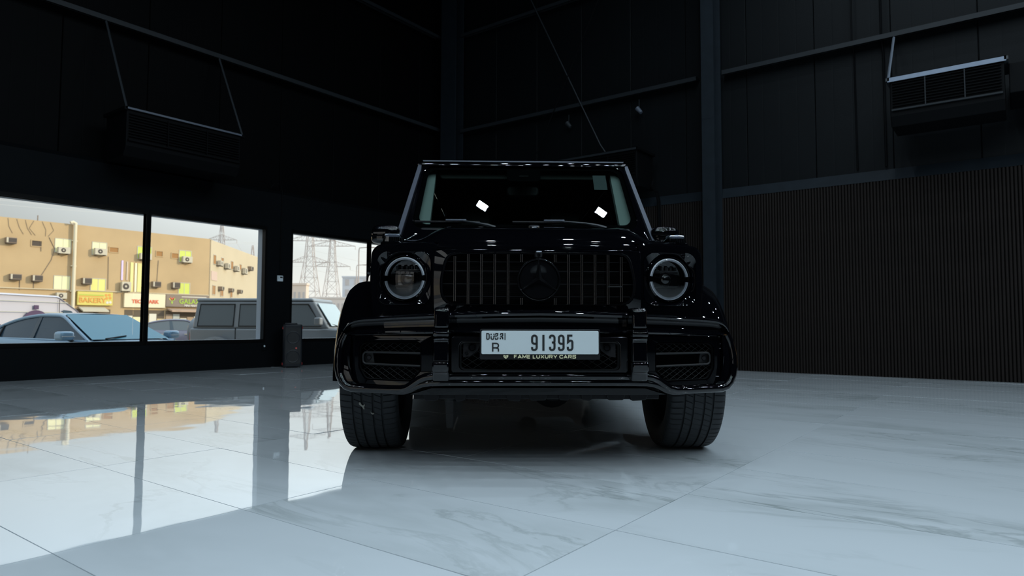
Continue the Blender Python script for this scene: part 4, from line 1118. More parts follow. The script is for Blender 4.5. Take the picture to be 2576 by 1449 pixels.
BY = 60.0
bld = thing('shop_building', 'long tan two storey building with shops, seen through the windows', 'building', (0, BY, 0))
wing_a = R(43.1)
BX0, BXB = -8.0, 33.10
wdx, wdy = math.cos(wing_a), math.sin(wing_a)
WL = 18.3
MB().prism([(BX0, 0), (BXB, 0), (BXB + .35 * wdx, .35 * wdy), (BXB - 3, 9), (BX0, 9)], 'z', GZ, 8.56).build('main_block', M_TAN, bld, 0)
MB().prism([(BXB, 0.0), (BXB + WL * wdx, WL * wdy), (BXB + WL * wdx - 6, WL * wdy + 6), (BXB - 5, 7)], 'z', GZ, 8.53).build('wing_block', M_TAN2, bld, 0)
MB().box(BX0, BXB, -.12, .2, 3.28, 3.36).build('string_course', M_TAN2, bld, 0)
def flat_window(x0, x1, z0, z1, pm_, M=Matrix()):
    f = MB(); t = .05; dz = .10
    f.box(x0 - t, x0, -.03, dz, z0 - t, z1 + t, M); f.box(x1, x1 + t, -.03, dz, z0 - t, z1 + t, M); f.box(x0, x1, -.03, dz, z1, z1 + t, M); f.box(x0, x1, -.06, dz, z0 - t, z0, M)
    if x1 - x0 > .75: f.box((x0 + x1) / 2 - .02, (x0 + x1) / 2 + .02, -.02, .05, z0, z1, M)
    w = f.build('window', M_ALU, bld, 0)
    MB().box(x0, x1, -.008, .02, z0, z1, M).build('pane', pm_, w, 0)
    # shaded reveal on the right
    return w
MW = Matrix.Translation((BXB, 0, 0)) @ Matrix.Rotation(wing_a, 4, 'Z')
for a in ((20.55, 21.61, 6.27, 7.30, M_PANEW), (23.19, 24.23, 6.30, 7.28, M_PANEW), (26.71, 27.84, 6.26, 7.26, M_PANEG), (30.30, 31.35, 6.25, 7.24, M_PANEG),
          (20.57, 21.63, 3.38, 4.38, M_PANEW), (23.17, 24.24, 3.38, 4.31, M_PANEY), (30.32, 31.29, 3.38, 4.32, M_PANEG), (13.5, 14.5, 6.3, 7.3, M_PANEY), (13.5, 14.5, 3.4, 4.3, M_PANEY)):
    flat_window(*a)
for a in ((1.08, 1.82, 6.35, 7.2), (3.44, 4.11, 6.35, 7.15), (6.51, 7.23, 6.3, 7.10), (9.58, 10.18, 6.5, 7.05), (0.98, 1.84, 3.47, 4.3), (3.34, 4.24, 3.42, 4.0), (6.5, 7.22, 3.42, 4.0)):
    flat_window(*a, M_BROWN, MW)
for a in ((18.97, 19.61, 6.59, 6.99, M_DKBR), (24.48, 25.14, 6.61, 6.98, M_BROWN), (28.25, 28.78, 6.58, 6.99, M_BROWN), (29.60, 30.18, 6.52, 6.93, M_BROWN)):
    x0, x1, z0, z1, m = a
    f = MB(); t = .06
    f.box(x0 - t, x0, -.05, .05, z0 - t, z1 + t); f.box(x1, x1 + t, -.05, .05, z0 - t, z1 + t); f.box(x0, x1, -.05, .05, z1, z1 + t); f.box(x0, x1, -.05, .05, z0 - t, z0)
    w = f.build('blocked_opening', M_TAN, bld, 0); MB().box(x0, x1, -.01, .02, z0, z1).build('board', m, w, 0)
# drainpipe with an elbow at the roof
MB().tube([(21.45, -.28, 8.62), (21.62, -.28, 8.70), (21.80, -.28, 8.62), (21.80, -.28, 8.2), (21.82, -.28, 2.5), (21.82, -.28, -.4)], .13, 10).build('drainpipe', M_PIPE, bld)
for z in (7.2, 5.2, 3.2): MB().box(21.62, 22.0, -.28, 0, z, z + .06).build('pipe_clip', M_PIPE, bld, 0)
for (x0, z0, x1, z1) in ((19.2, 3.9, 19.2, 3.3), (19.6, 6.2, 19.55, 7.0), (19.7, 4.4, 20.3, 5.6), (20.3, 5.6, 20.5, 6.5), (20.5, 6.5, 20.1, 7.35), (24.45, 3.5, 24.4, 6.2), (28.45, 6.2, 28.35, 3.7), (18.3, 3.9, 18.3, 3.2)):
    MB().tube([(x0, -.03, z0), (x1, -.03, z1)], .022, 4).build('wall_cable', M_UNITG, bld, 0)
rndc = random.Random(5)
for k in range(6):
    x = 17.4 + k * .55
    MB().tube([(x, -.03, 8.5), (x + rndc.uniform(-.3, .3), -.03, 7.9), (x + rndc.uniform(-.2, .5), -.03, 7.4)], .014, 4).build('wall_cable', M_UNITG, bld, 0)
MB().tube([(19.4, .3, 8.5), (19.4, .3, 9.0)], .04, 5).build('roof_stub', M_UNITG, bld, 0)
# reflections of indoor light strips, painted as vertical colour bands beside the split unit
for (x0, x1, z0, z1, c) in ((25.43, 25.57, 4.31, 5.97, (.62, .52, .80)), (25.85, 25.95, 4.33, 5.9, (.58, .47, .38)), (26.16, 26.38, 3.38, 5.86, (.72, .70, .30)), (26.52, 26.68, 3.38, 5.82, (.80, .76, .55)), (26.74, 27.16, 3.38, 5.83, (.68, .64, .28))):
    MB().box(x0, x1, -.06, 0, z0, z1).build('painted_reflection', mat('reflection_tint', c, .7), bld, 0)
MB().box(.55, 2.2, -.04, 0, 4.79, 5.65, MW).build('wall_poster', mat('faded_poster', (.55, .42, .36), .8), bld, 0)
# ground floor: shop fronts, awnings, doors
M_SHOP = mat('dark_shop_interior', (0.11, 0.085, 0.06), 0.8)
M_SHOPG = mat('pale_shop_front', (0.52, 0.50, 0.44), 0.5)
rs = random.Random(11)
for (x0, x1, nm) in ((22.2, 24.7, 'bakery'), (25.8, 29.1, 'b'), (29.2, 33.0, 'c'), (14, 18, 'd'), (18.4, 21.4, 'e')):
    sf = MB().box(x0, x1, -.02, .02, GZ, 1.85).build('shop_front', M_SHOP, bld, 0)
    n = max(2, int((x1 - x0) / .62))
    for k in range(n):
        a = x0 + (x1 - x0) * k / n; b = x0 + (x1 - x0) * (k + 1) / n
        MB().box(a + .03, b - .03, -.05, -.02, .0 + rs.uniform(0, .4), 1.2 + rs.uniform(-.2, .45)).build('display_panel', mat('shop_display', rs.choice([(.62, .60, .52), (.50, .40, .22), (.35, .26, .18), (.66, .64, .40), (.45, .50, .50)]), .5), sf, 0)
MB().prism([(-1.0, 1.72), (0, 2.05), (0, 1.95), (-1.0, 1.62)], 'x', 22.3, 24.2).build('awning', M_UNIT, bld, 0)
MB().prism([(-1.0, 1.86), (0, 2.05), (0, 1.95), (-1.0, 1.72)], 'x', 29.3, 33.0).build('awning', mat('rust_awning', (.42, .30, .22), .8), bld, 0)
for x in (22.9, 23.5): MB().revolve([(0, 0), (0, .09), (.25, .05), (.25, 0)], 10, Matrix.Translation((x, -.6, 1.25)), axis='z').build('hanging_lamp', M_PANEY, bld, 0)
MB().box(25.0, 25.6, -.5, 0, GZ, 1.2).build('cabinet', M_UNIT, bld, 0)

def sign(label, x0, x1, z0, z1, m, y=BY - .25):
    t = thing('shop_sign', label, 'sign', ((x0 + x1) / 2, y, (z0 + z1) / 2), 0, 'shop signs on the tan building')
    w, h = x1 - x0, z1 - z0
    MB().box(-w / 2, w / 2, 0, .24, -h / 2, h / 2).build('board', m, t, 0, bevel=.02)
    return t, w, h
M_YEL = mat('yellow_sign_face', (0.58, 0.50, 0.12), 0.5)
M_ORG = mat('orange_letters', (0.62, 0.28, 0.05), 0.5)
M_CREAM = mat('cream_sign_face', (0.72, 0.63, 0.45), 0.5)
M_REDL = mat('red_letters', (0.60, 0.10, 0.04), 0.5)
M_GRYS = mat('brown_grey_sign_face', (0.20, 0.16, 0.13), 0.6)
M_GRN = mat('green_letters', (0.30, 0.45, 0.04), 0.5)
M_WHL = mat('white_letters', (0.62, 0.60, 0.55), 0.5)
t, w, h = sign('yellow bakery sign above an awning beside the drainpipe', 22.14, 24.76, 2.16, 3.24, M_YEL)
text('sign_lettering', 'BAKERY', .56, (-.22, -.02, -.16), M_ORG, t, .01, .012, 1.0)
MB().box(-w / 2 + .1, .62, -.012, 0, .24, .30).build('green_line', M_GRN, t, 0)
MB().box(-w / 2 + .1, .62, -.012, 0, .14, .20).build('orange_line', M_ORG, t, 0)
for k, (dx, dz) in enumerate(((.80, .30), (1.05, .32), (.85, .05), (1.1, .08), (.9, -.3), (1.12, -.28))):
    MB().revolve([(-.015, 0), (-.015, .10), (0, .11)], 10, Matrix.Translation((dx, 0, dz))).build('bread_picture', M_ORG if k < 4 else M_WHL, t, 0)
t, w, h = sign('cream shop sign with red capital letters behind the window bar', 25.66, 29.06, 2.06, 3.25, M_CREAM)
text('sign_lettering', 'TECH PARK', .42, (0, -.02, -.10), M_REDL, t, .01, .014, 1.0)
t, w, h = sign('brown grey sign with green letters and a leaf emblem', 29.10, 33.05, 2.18, 3.26, M_GRYS)
text('sign_lettering', 'GALAXY', .58, (.30, -.02, -.06), M_GRN, t, .01, .012, 1.0)
text('sign_lettering', 'MINI MART', .24, (.25, -.02, -.42), M_WHL, t, .01, .008)
MB().box(-.6, 1.7, -.012, 0, .34, .40).build('small_white_line', M_WHL, t, 0)
for k, (a, m) in enumerate(((60, M_REDL), (120, M_REDL), (30, M_GRN), (150, M_YEL), (-90, M_GRN))):
    c, q = math.cos(R(a)), math.sin(R(a))
    pts = [(0, 0), (.16 * c - .09 * q, .16 * q + .09 * c), (.36 * c, .36 * q), (.16 * c + .09 * q, .16 * q - .09 * c)]
    MB().prism([(x - 1.45, z + .02) for x, z in pts], 'y', -.02, 0).build('leaf_emblem', m, t, 0)

def window_ac(label, x0, x1, z0, z1, M=None, grp='window air conditioners on the tan building'):
    w, h = x1 - x0, z1 - z0
    loc = Vector(((x0 + x1) / 2, 0, z0)); rz = 0
    if M is not None: loc = M @ loc; rz = wing_a
    t = thing('window_air_conditioner', label, 'air conditioner', (loc.x, BY + loc.y, loc.z), rz, grp)
    MB().box(-w / 2, w / 2, -.42, 0, 0, h).build('casing', M_UNITG, t, 0, bevel=.02)
    MB().box(-w / 2 + .14, w / 2 - .03, -.44, -.42, .06, h - .06).build('grille', M_UNITD, t, 0)
    MB().box(-w / 2, -w / 2 + .12, -.43, -.42, .02, h - .02).build('side_strip', M_UNIT, t, 0)
    MB().box(-w / 2 + .02, w / 2 - .02, -.4, -.02, -.05, 0).build('support', M_UNITD, t, 0)
def split_unit(label, x0, x1, z0, z1, M=None):
    w, h = x1 - x0, z1 - z0
    loc = Vector(((x0 + x1) / 2, 0, z0)); rz = 0
    if M is not None: loc = M @ loc; rz = wing_a
    t = thing('outdoor_unit', label, 'air conditioner', (loc.x, BY + loc.y, loc.z), rz, 'outdoor units on the tan building')
    MB().box(-w / 2, w / 2, -.45, -.12, 0, h).build('casing', M_UNIT, t, 0, bevel=.02)
    MB().revolve([(-.455, 0), (-.455, h * .30), (-.45, h * .34)], 18, Matrix.Translation((-w * .08, 0, h * .5))).build('fan_grille', M_UNITD, t)
    MB().revolve([(-.47, 0), (-.47, h * .11), (-.455, h * .12)], 12, Matrix.Translation((-w * .08, 0, h * .5))).build('fan_hub', M_UNIT, t)
    for q in (-.35, .35): MB().box(q * w - .03, q * w + .03, -.45, 0, -.06, 0).build('bracket', M_UNITD, t, 0)
up = 'upper row of the tan building'; lo = 'lower row of the tan building'
window_ac('boxy window air conditioner at the far left, ' + up, 17.25, 17.91, 6.64, 7.05)
window_ac('boxy window air conditioner at the far left, ' + lo, 17.60, 18.31, 3.95, 4.35)
window_ac('boxy window air conditioner, second from the left, ' + lo, 19.01, 19.68, 3.90, 4.35)
window_ac('boxy window air conditioner directly above the yellow bakery sign', 22.44, 23.10, 3.86, 4.33)
window_ac('boxy window air conditioner just right of the thick window bar', 27.90, 28.58, 3.88, 4.33)
window_ac('boxy window air conditioner beside the green pane above the brown grey sign', 29.61, 30.26, 3.85, 4.35)
split_unit('white outdoor unit in the window left of the drainpipe top', 20.63, 21.45, 6.14, 6.65)
split_unit('white outdoor unit in the window right of the drainpipe top', 23.23, 24.14, 6.26, 6.80)
split_unit('outdoor unit half hidden by the thick window bar', 26.77, 27.71, 6.15, 6.69)
split_unit('white outdoor unit under the upper green pane', 30.42, 31.28, 6.17, 6.72)
split_unit('outdoor unit beside the tall painted strip reflections', 25.35, 26.10, 3.40, 4.17)
split_unit('white outdoor unit low on the wall just left of the drainpipe', 20.62, 21.34, 2.60, 3.08)
od = ['first', 'second', 'third', 'fourth']
for k, (a, b, c, d) in enumerate(((1.9, 2.67, 6.28, 6.75), (4.2, 5.0, 6.17, 6.7), (7.3, 8.1, 6.18, 6.7), (10.2, 11.1, 6.1, 6.73))):
    split_unit('outdoor unit on the angled wing, %s from its near corner, upper row' % od[k], a, b, c, d, MW)
window_ac('boxy window air conditioner at the far end of the wing, upper row', 12.6, 13.5, 6.68, 7.1, MW)
for k, (a, b) in enumerate(((2.6, 3.2), (5.85, 6.4), (8.85, 9.5))):
    window_ac('boxy window air conditioner on the angled wing, %s from its near corner, lower row' % od[k], a, b, 3.95, 4.3, MW)

# ---- vehicles outside
M_BLUE = mat('silver_blue_paint', (0.26, 0.40, 0.54), 0.35, metal=0.25, coat=0.5)
M_GREYC = mat('grey_car_paint', (0.17, 0.19, 0.21), 0.4, metal=0.2, coat=0.4)
M_VANW = mat('white_van_paint', (0.46, 0.45, 0.51), 0.4, coat=0.3)
M_DARKC = mat('dark_purple_grey_paint', (0.13, 0.13, 0.18), 0.35, metal=0.2, coat=0.5)
M_CGLASS = mat('tinted_car_glass', (0.035, 0.062, 0.09), 0.2, spec=0.4)
M_CGLASS2 = mat('greyish_car_glass', (0.10, 0.12, 0.135), 0.35, spec=0.4)  # even greyish tone over the whole pane
M_WSB = mat('teal_windscreen', (0.05, 0.25, 0.36), 0.35, spec=0.4)
M_TYREF = mat('dark_tyre', (0.02, 0.02, 0.02), 0.8)
M_LAMP = mat('clear_lamp', (0.6, 0.62, 0.65), 0.2)
M_PURP = mat('dark_purple_print', (0.06, 0.03, 0.08), 0.5)

def car_wheels(t, pts, r, w):
    for x, y in pts:
        m = MB(); m.revolve([(-w / 2, 0), (-w / 2, r * .6), (-w * .42, r * .95), (-w * .3, r), (w * .3, r), (w * .42, r * .95), (w / 2, r * .6), (w / 2, 0)], 24, Matrix.Translation((x, y, r)))
        o = m.build('wheel', M_TYREF, t)
        m = MB(); m.revolve([(-w / 2 - .01, 0), (-w / 2 - .01, r * .55), (w / 2 + .01, r * .55), (w / 2 + .01, 0)], 16, Matrix.Translation((x, y, r))); m.build('hub_cap', M_ALU, o)
# local frame of outside vehicles: +x forward, y to the left, z up from the ground
def gtable(tab, x):
    for (a, *va), (b, *vb) in zip(tab, tab[1:]):
        if a <= x <= b:
            q = (x - a) / (b - a) if b > a else 0
            return [u + (v - u) * q for u, v in zip(va, vb)]
    return list(tab[-1][1:]) if x > tab[-1][0] else list(tab[0][1:])
def saloon(label, loc, rz, paint, glass, wsm):
    t = thing('saloon_car', label, 'car', loc, rz)
    # lower body: x, half width, bottom, shoulder height
    tab = [(-2.38, .70, .45, .80), (-2.30, .84, .30, .96), (-1.9, .90, .24, 1.02), (-1.2, .915, .22, 1.0), (0, .92, .22, .97), (.9, .915, .22, .96), (1.5, .90, .22, .90), (2.0, .86, .26, .78), (2.30, .74, .32, .66), (2.42, .50, .42, .58)]
    rings = []
    for x, hw, zb, zs in tab:
        crown = .05 if abs(x) > .9 else .02
        rings.append([(x, y, z) for y, z in ((-hw * .9, zb), (-hw, zb + .12), (-hw, (zb + zs) / 2), (-hw * .985, zs - .07), (-hw * .93, zs), (-hw * .5, zs + crown * .8), (0, zs + crown), (hw * .5, zs + crown * .8), (hw * .93, zs), (hw * .985, zs - .07), (hw, (zb + zs) / 2), (hw, zb + .12), (hw * .9, zb))])
    MB().loft(rings).build('body', paint, t, 45)
    # greenhouse core of glass, its stations on a smooth curve
    key = [(-2.2, .75, .84), (-1.85, .70, 1.0), (-1.5, .655, 1.165), (-1.05, .605, 1.315), (-.55, .575, 1.395), (-.1, .565, 1.40), (.12, .575, 1.375), (.5, .64, 1.19), (.95, .722, .975), (1.3, .79, .80)]
    def gv(x):
        for k in range(1, len(key) - 2):
            if key[k][0] <= x <= key[k + 1][0] + 1e-6:
                a, b, c, d = key[k - 1:k + 3]; q = (x - b[0]) / (c[0] - b[0]); o_ = []
                for n_ in (1, 2):
                    m0 = (c[n_] - a[n_]) / (c[0] - a[0]) * (c[0] - b[0]); m1 = (d[n_] - b[n_]) / (d[0] - b[0]) * (c[0] - b[0])
                    o_.append((2 * q ** 3 - 3 * q * q + 1) * b[n_] + (q ** 3 - 2 * q * q + q) * m0 + (-2 * q ** 3 + 3 * q * q) * c[n_] + (q ** 3 - q * q) * m1)
                return o_
    gx = [-1.85 + 2.8 * k / 28 for k in range(29)]
    rings = []
    for x in gx:
        hw, zr = gv(x)
        rings.append([(x, -.80, .93), (x, -hw, zr - .03), (x, -hw * .8, zr), (x, 0, zr + .012), (x, hw * .8, zr), (x, hw, zr - .03), (x, .80, .93)])
    MB().loft(rings).build('cabin_glass', glass, t, 30)
    rings = []
    for k in range(17):
        x = -1.16 + 1.24 * k / 16; hw, zr = gv(x)
        rings.append([(x, -hw - .012, zr - .03), (x, -hw * .8, zr + .012), (x, 0, zr + .026), (x, hw * .8, zr + .012), (x, hw + .012, zr - .03)])
    MB().loft(rings, closed=False).build('roof', paint, t, 50)
    m = MB(); m.add([(.11, -.55, 1.398), (.11, .55, 1.398), (.97, .705, .990), (.97, -.705, .990)], [(0, 1, 2, 3)]); m.build('windscreen', wsm, t, 0)
    for s in (-1, 1):
        pts = []
        for x in [.95 - 2.75 * k / 30 for k in range(31)]:
            hw, zr = gv(x); pts.append((x, s * (hw + .006), zr - .028))
        m = MB(); m.tube([(1.04, s * .748, .95)] + pts, .027, 8); m.build('roof_rail', paint, t)
        hw, zr = gv(-.44)
        m = MB(); m.loft([[(-.36 + q, s * y, .97) for q, y in ((-.05, .80), (.05, .80), (.05, .78), (-.05, .78))], [(-.44 + q, s * y, zr - .04) for q, y in ((-.04, hw + .012), (.04, hw + .012), (.04, hw - .02), (-.04, hw - .02))]]); m.build('door_pillar', mat('pillar_blue_grey', (.035, .055, .075), .3), t, 0)
        hw, zr = gv(-1.28)
        m = MB(); m.tube([(-1.20, s * .80, .98), (-1.28, s * (hw + .005), zr - .03)], .016, 6); m.build('rear_pillar', M_TYREF, t)
        m = MB(); m.tube([(1.0, s * .81, .965), (0, s * .835, .985), (-1.7, s * .80, 1.005)], .018, 6); m.build('belt_trim', paint, t)
        m = MB(); m.box(.62, .82, s * .98 - .11, s * .98 + .11, .98, 1.12); mm = m.build('door_mirror', paint, t, 40, bevel=.045, seg=3)
        MB().box(.815, .828, s * .98 - .10, s * .98 + .10, 1.035, 1.05).build('mirror_indicator', M_LAMP, mm, 0)
        MB().tube([(.72, s * .84, .96), (.72, s * .92, 1.0)], .025, 6).build('mirror_stalk', M_TYREF, mm)
        MB().loft([[(2.05, s * .83, .62), (2.33, s * .62, .60), (2.33, s * .62, .68), (2.05, s * .84, .76)], [(1.98, s * .80, .62), (2.25, s * .60, .60), (2.25, s * .60, .68), (1.98, s * .80, .76)]]).build('headlamp', M_LAMP, t, 0)
        for x in (.15, -.75): MB().box(x - .1, x + .1, s * .935 - .012, s * .935 + .012, .84, .87).build('door_handle', M_ALU, t, 0)
    MB().tube([(1.0, -.5, 1.0), (.88, -.05, 1.04)], .012, 5).build('wiper', M_TYREF, t)
    car_wheels(t, [(x, s * .80) for x in (-1.42, 1.42) for s in (-1, 1)], .33, .22)
    return t
saloon('silver blue saloon car parked close outside the left window', (4.976, 12.75, GZ), R(-75.3), M_BLUE, M_CGLASS, M_WSB)
saloon('dark purple grey saloon car far behind the silver blue one', (13.2, 25.6, GZ), R(-30), M_DARKC, M_CGLASS2, M_CGLASS2)
saloon('small white car parked behind the dark saloon near the shops', (20.8, 38.5, GZ), R(180), M_VANW, M_CGLASS, M_CGLASS)

def offroader(label, loc, rz):
    t = thing('off_road_car', label, 'car', loc, rz)
    P_ = M_GREYC
    MB().prism(fillet([(-2.20, .55), (-2.22, 1.14, .05), (1.30, 1.14), (2.35, 1.08, .12), (2.45, .75, .08), (2.4, .55), (1.95, .55), (1.85, .80, .1), (1.15, .80, .1), (1.0, .55), (-1.05, .55), (-1.15, .82, .1), (-1.85, .82, .1), (-1.98, .55)], 4, True), 'y', -.80, .80).build('body', P_, t, 30, bevel=.05, seg=3)
    # cabin shell, tapered upward
    def cr2(x, z, k): return [(x, -k, z), (x, k, z)]
    MB().loft([[(-2.16, -.78, 1.13), (1.28, -.78, 1.13), (1.28, .78, 1.13), (-2.16, .78, 1.13)], [(-2.10, -.69, 1.80), (.84, -.67, 1.80), (.84, .67, 1.80), (-2.10, .69, 1.80)]]).build('cabin', P_, t, 0, bevel=.05, seg=3)
    MB().loft([[(-2.12, -.71, 1.78), (.86, -.69, 1.78), (.86, .69, 1.78), (-2.12, .71, 1.78)], [(-2.10, -.70, 1.87), (.80, -.68, 1.87), (.80, .68, 1.87), (-2.10, .70, 1.87)]]).build('roof', P_, t, 0, bevel=.05, seg=3)
    m = MB(); m.loft([[(1.275, -.66, 1.20), (1.275, .66, 1.20), (.90, .60, 1.75), (.90, -.60, 1.75)], [(1.295, -.66, 1.20), (1.295, .66, 1.20), (.92, .60, 1.75), (.92, -.60, 1.75)]]); m.build('windscreen', mat('pale_blue_windscreen', (.33, .43, .48), .12, spec=.6), t, 0)
    for s in (-1, 1):
        for k, (a, b, c, d) in enumerate(((-2.02, -1.12, -1.98, -1.12), (-.98, -.12, -.98, -.14), (0.02, 1.08, 0.0, .72))):
            q = [(a, 1.19), (b, 1.19), (d, 1.72), (c, 1.72)]
            m = MB(); m.loft([[(x, s * (.785 - (z - 1.13) * .135), z) for x, z in q], [(x, s * (.795 - (z - 1.13) * .135), z) for x, z in q]]); g_ = m.build('side_window', M_CGLASS2, t, 0)
            m = MB(); m.tube([(x, s * (.795 - (z - 1.13) * .135), z) for x, z in q], .018, 5, loop=True); m.build('window_seal', M_TYREF, g_)
        for x in (-1.05, -.05): MB().box(x - .008, x + .008, s * .80 - .01, s * .80 + .01, .62, 1.15).build('door_gap', M_TYREF, t, 0)
        m = MB(); m.box(1.0, 1.16, s * .98 - .10, s * .98 + .10, 1.22, 1.40); m.build('door_mirror', P_, t, 0, bevel=.035, seg=3)
        for cx in (-1.5, 1.5):
            rings = []
            for k in range(13):
                a = R(170 - k * 160 / 12)
                rings.append([(cx + rr_ * math.cos(a), s * yy, .44 + rr_ * math.sin(a)) for rr_, yy in ((.42, .78), (.50, .79), (.50, .92), (.44, .93))])
            MB().loft(rings).build('wheel_arch', P_, t)
        MB().revolve([(-.02, 0), (-.02, .10), (.02, .10), (.02, 0)], 16, Matrix.Translation((2.45, s * .5, .92)) @ Matrix.Rotation(PI / 2, 4, 'Z')).build('headlamp', M_LAMP, t)
        MB().box(-2.25, -2.20, s * .66 - .06, s * .66 + .06, .85, 1.02).build('tail_lamp', M_RED, t, 0)
    MB().revolve([(-.11, .1), (-.12, .33), (-.07, .38), (.07, .38), (.11, .33), (.11, .1)], 24, Matrix.Translation((-2.38, -.1, 1.02)) @ Matrix.Rotation(PI / 2, 4, 'Z')).build('spare_wheel', M_GREYC, t)
    for y in (-.3, .25): MB().tube([(1.30, y, 1.2), (1.22, y - .42, 1.27)], .014, 5).build('wiper', M_TYREF, t)
    car_wheels(t, [(x, s * .76) for x in (-1.5, 1.5) for s in (-1, 1)], .40, .25)
offroader('grey boxy off-road car with greyish windows outside, behind the pier and right window', (10.3, 14.7, GZ), R(-58))

def van(label, loc, rz):
    t = thing('van', label, 'van', loc, rz)
    side = fillet([(-3.0, .35), (-3.02, 2.52, .12), (1.0, 2.50, .6), (2.15, 1.86, .5), (2.42, 1.42, .3), (2.95, 1.15, .2), (3.02, .35)], 6, True)
    MB().loft([[(x, -.90, z) for x, z in side], [(x, -.98, .3 + (z - .3) * .97) for x, z in side], [(x, .98, .3 + (z - .3) * .97) for x, z in side], [(x, .90, z) for x, z in side]]).build('body', M_VANW, t, 30)
    for s in (-1, 1):
        m = MB(); m.prism(fillet([(1.22, 1.25), (2.15, 1.25, .03), (1.72, 1.83, .15), (1.22, 1.86, .06)], 4, True), 'y', s * .975, s * .995); m.build('cab_window', M_CGLASS, t, 0)
        m = MB(); m.box(1.02, 1.045, s * .97, s * .99, .5, 2.32); m.build('door_seam', M_UNITD, t, 0)
        for z in (2.18, 1.72): MB().box(-2.95, 1.5, s * .97, s * .99, z, z + .03).build('side_crease', M_ALU, t, 0)
        m = MB(); m.add([(-.2 + .62 * math.cos(PI * k / 20), s * .997, 1.40 + .42 * math.sin(PI * k / 20)) for k in range(21)], [tuple(range(21))]); m.build('half_round_print', M_PURP, t, 0)
        MB().box(-.32, -.08, s * .975, s * .996, 1.86, 2.04).build('square_print', M_PURP, t, 0)
        MB().box(-2.9, -1.9, s * .975, s * .996, 1.0, 1.2).build('stripe_print', M_PURP, t, 0)
    m = MB(); m.loft([[(1.35, -.78, 2.28), (1.35, .78, 2.28), (2.22, .82, 1.72), (2.22, -.82, 1.72)], [(1.40, -.78, 2.32), (1.40, .78, 2.32), (2.27, .82, 1.76), (2.27, -.82, 1.76)]]); m.build('windscreen', M_CGLASS, t, 0)
    car_wheels(t, [(x, s * .85) for x in (-1.9, 1.95) for s in (-1, 1)], .36, .22)
van('white high-roof van with dark purple print, behind the silver blue car', (10.95, 35.6, GZ), R(27.5))

# ---- distance: pylons, wires, lamps, low buildings
M_PYL = mat('hazed_steel', (0.44, 0.38, 0.36), 0.7)  # steel colour lightened to stand in for haze
M_WIRE = mat('hazed_wire', (0.64, 0.62, 0.61), 0.7)  # wire colour paled in place of haze
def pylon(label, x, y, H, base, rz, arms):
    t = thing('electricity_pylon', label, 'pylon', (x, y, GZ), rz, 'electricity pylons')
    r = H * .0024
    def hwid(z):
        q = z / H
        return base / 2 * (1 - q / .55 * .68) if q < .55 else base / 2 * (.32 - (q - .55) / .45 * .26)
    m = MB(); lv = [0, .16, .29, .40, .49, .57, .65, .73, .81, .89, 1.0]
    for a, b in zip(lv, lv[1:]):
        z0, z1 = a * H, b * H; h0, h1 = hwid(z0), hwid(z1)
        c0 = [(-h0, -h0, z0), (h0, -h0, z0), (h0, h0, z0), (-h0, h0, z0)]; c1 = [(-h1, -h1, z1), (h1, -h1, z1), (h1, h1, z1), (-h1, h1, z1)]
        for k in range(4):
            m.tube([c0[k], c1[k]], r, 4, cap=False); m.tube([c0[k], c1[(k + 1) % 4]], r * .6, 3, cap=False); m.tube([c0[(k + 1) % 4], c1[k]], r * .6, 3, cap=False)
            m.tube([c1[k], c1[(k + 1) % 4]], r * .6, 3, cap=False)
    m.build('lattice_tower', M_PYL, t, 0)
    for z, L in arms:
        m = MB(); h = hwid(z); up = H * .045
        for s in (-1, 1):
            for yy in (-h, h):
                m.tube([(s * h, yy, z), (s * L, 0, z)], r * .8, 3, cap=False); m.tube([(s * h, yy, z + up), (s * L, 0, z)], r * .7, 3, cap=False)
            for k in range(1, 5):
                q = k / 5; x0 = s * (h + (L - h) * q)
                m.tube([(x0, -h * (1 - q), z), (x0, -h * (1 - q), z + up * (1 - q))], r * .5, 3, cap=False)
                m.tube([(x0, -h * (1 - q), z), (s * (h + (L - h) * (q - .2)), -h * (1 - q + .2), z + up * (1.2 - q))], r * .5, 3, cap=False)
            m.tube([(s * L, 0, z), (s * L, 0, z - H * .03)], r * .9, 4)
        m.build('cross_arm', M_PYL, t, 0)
    return [(x + s * L * math.cos(rz), y + s * L * math.sin(rz), GZ + z - H * .03) for z, L in arms for s in (-1, 1)]
A1 = pylon('tall lattice pylon on the left of the narrow right window', 153.9, 209.1, 46, 9.5, R(-53), ((24, 7.5), (32, 9.5), (40, 7)))
A2 = pylon('tall lattice pylon on the right of the narrow right window', 178, 226.8, 47, 9.0, R(-53), ((25, 7.5), (33.5, 9.5), (42, 7)))
A3 = pylon('lattice pylon top rising behind the roof of the tan building', 107.3, 188, 31, 8.0, R(-53), ((20, 6), (26, 4.5)))
A4 = pylon('small lattice pylon just left of the black pier, behind the tan wing', 150, 240, 32, 8.0, R(-20), ((19, 8), (25, 6)))
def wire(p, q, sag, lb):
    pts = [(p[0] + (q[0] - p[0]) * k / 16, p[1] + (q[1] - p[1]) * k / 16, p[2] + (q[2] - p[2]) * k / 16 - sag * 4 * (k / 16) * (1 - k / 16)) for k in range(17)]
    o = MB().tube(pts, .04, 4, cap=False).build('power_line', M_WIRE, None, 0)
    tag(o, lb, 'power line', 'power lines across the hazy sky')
AR = ['lowest', 'middle', 'top']; SD = ['left', 'right']
for k in range(6):
    wire(A1[k], (A1[k][0] - 230, A1[k][1] + 55, A1[k][2] + 4), 5, 'thin power line running left from the %s end of the %s arm, left pylon' % (SD[k % 2], AR[k // 2]))
    wire(A2[k], (A2[k][0] + 170, A2[k][1] - 30, A2[k][2] - 8), 5, 'thin power line running right from the %s end of the %s arm, right pylon' % (SD[k % 2], AR[k // 2]))
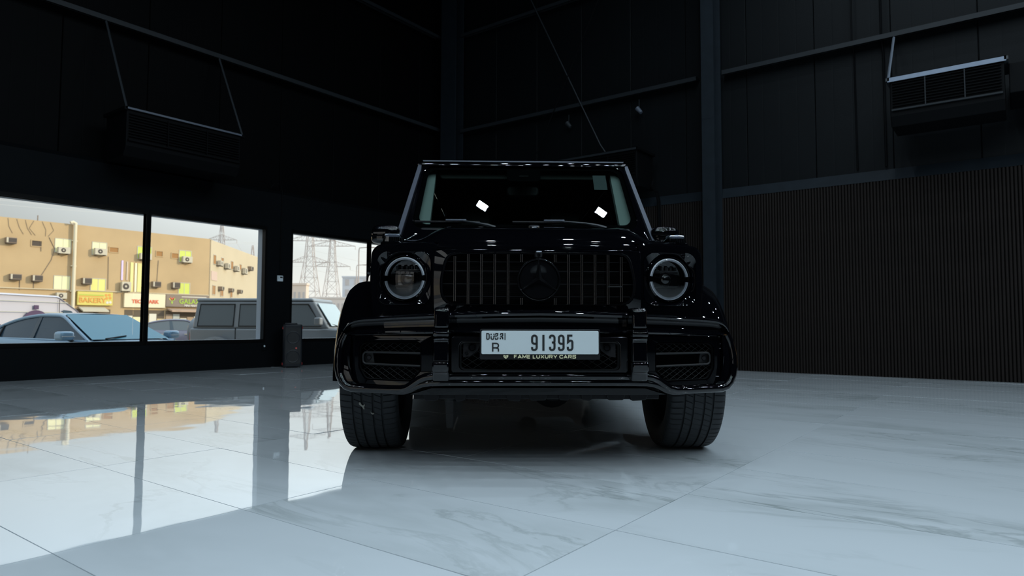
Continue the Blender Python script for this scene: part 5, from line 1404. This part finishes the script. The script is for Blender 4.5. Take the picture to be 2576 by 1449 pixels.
for k in range(4):
    wire(A3[k], (A3[k][0] - 160, A3[k][1] + 30, A3[k][2] + 3), 4, 'power line running left from the roof pylon, %s end of its %s arm' % (SD[k % 2], ['lower', 'top'][k // 2]))
    wire(A3[k], A4[k], 3, 'power line joining roof pylon and small pylon, %s end of %s arm' % (SD[k % 2], ['lower', 'top'][k // 2]))
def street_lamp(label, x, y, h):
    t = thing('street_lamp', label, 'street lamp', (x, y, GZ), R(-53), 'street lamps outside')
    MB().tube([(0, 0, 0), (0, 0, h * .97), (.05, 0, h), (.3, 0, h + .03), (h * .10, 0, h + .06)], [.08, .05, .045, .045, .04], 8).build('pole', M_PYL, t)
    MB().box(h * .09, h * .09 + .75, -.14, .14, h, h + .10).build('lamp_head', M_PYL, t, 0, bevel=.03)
street_lamp('tall street lamp near the right edge of the narrow window', 39.58, 46.74, 8.0)
street_lamp('smaller street lamp left of the tall street lamp', 52.7, 62.6, 8.2)
M_FAR1 = mat('hazed_pink_render', (0.66, 0.55, 0.47), 0.9)  # far walls and windows below: paler colours stand in for haze
M_FAR2 = mat('hazed_grey_pink_render', (0.66, 0.59, 0.55), 0.9)
M_FAR3 = mat('hazed_blue_grey_render', (0.55, 0.56, 0.60), 0.9)
M_FARW = mat('hazed_window_strip', (0.46, 0.42, 0.41), 0.6)
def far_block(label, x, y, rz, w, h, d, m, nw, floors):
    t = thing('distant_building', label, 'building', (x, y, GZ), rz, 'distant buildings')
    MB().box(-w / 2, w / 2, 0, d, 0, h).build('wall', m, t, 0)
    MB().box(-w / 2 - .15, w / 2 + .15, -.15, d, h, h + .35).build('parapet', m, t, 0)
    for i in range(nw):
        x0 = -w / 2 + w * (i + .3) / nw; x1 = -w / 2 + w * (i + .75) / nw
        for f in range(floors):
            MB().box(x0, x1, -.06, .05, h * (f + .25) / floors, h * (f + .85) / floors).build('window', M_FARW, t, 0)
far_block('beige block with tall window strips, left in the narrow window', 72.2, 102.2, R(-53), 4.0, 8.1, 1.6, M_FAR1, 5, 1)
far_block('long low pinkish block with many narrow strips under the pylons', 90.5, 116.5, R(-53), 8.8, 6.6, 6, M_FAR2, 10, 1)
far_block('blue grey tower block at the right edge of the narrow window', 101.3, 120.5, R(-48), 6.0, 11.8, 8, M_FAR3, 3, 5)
# warehouse across the yard behind the camera, seen only in reflections
t = thing('warehouse', 'plain pale warehouse across the yard behind the camera', 'building', (-48, -2, GZ), R(90))
MB().box(-40, 40, 0, 8, 0, 6.5).build('wall', mat('pale_warehouse_render', (.40, .38, .36), .9), t, 0)
for k in range(8): MB().box(-38 + k * 10, -33 + k * 10, -.1, 0, 0, 4).build('roller_door', M_UNIT, t, 0)
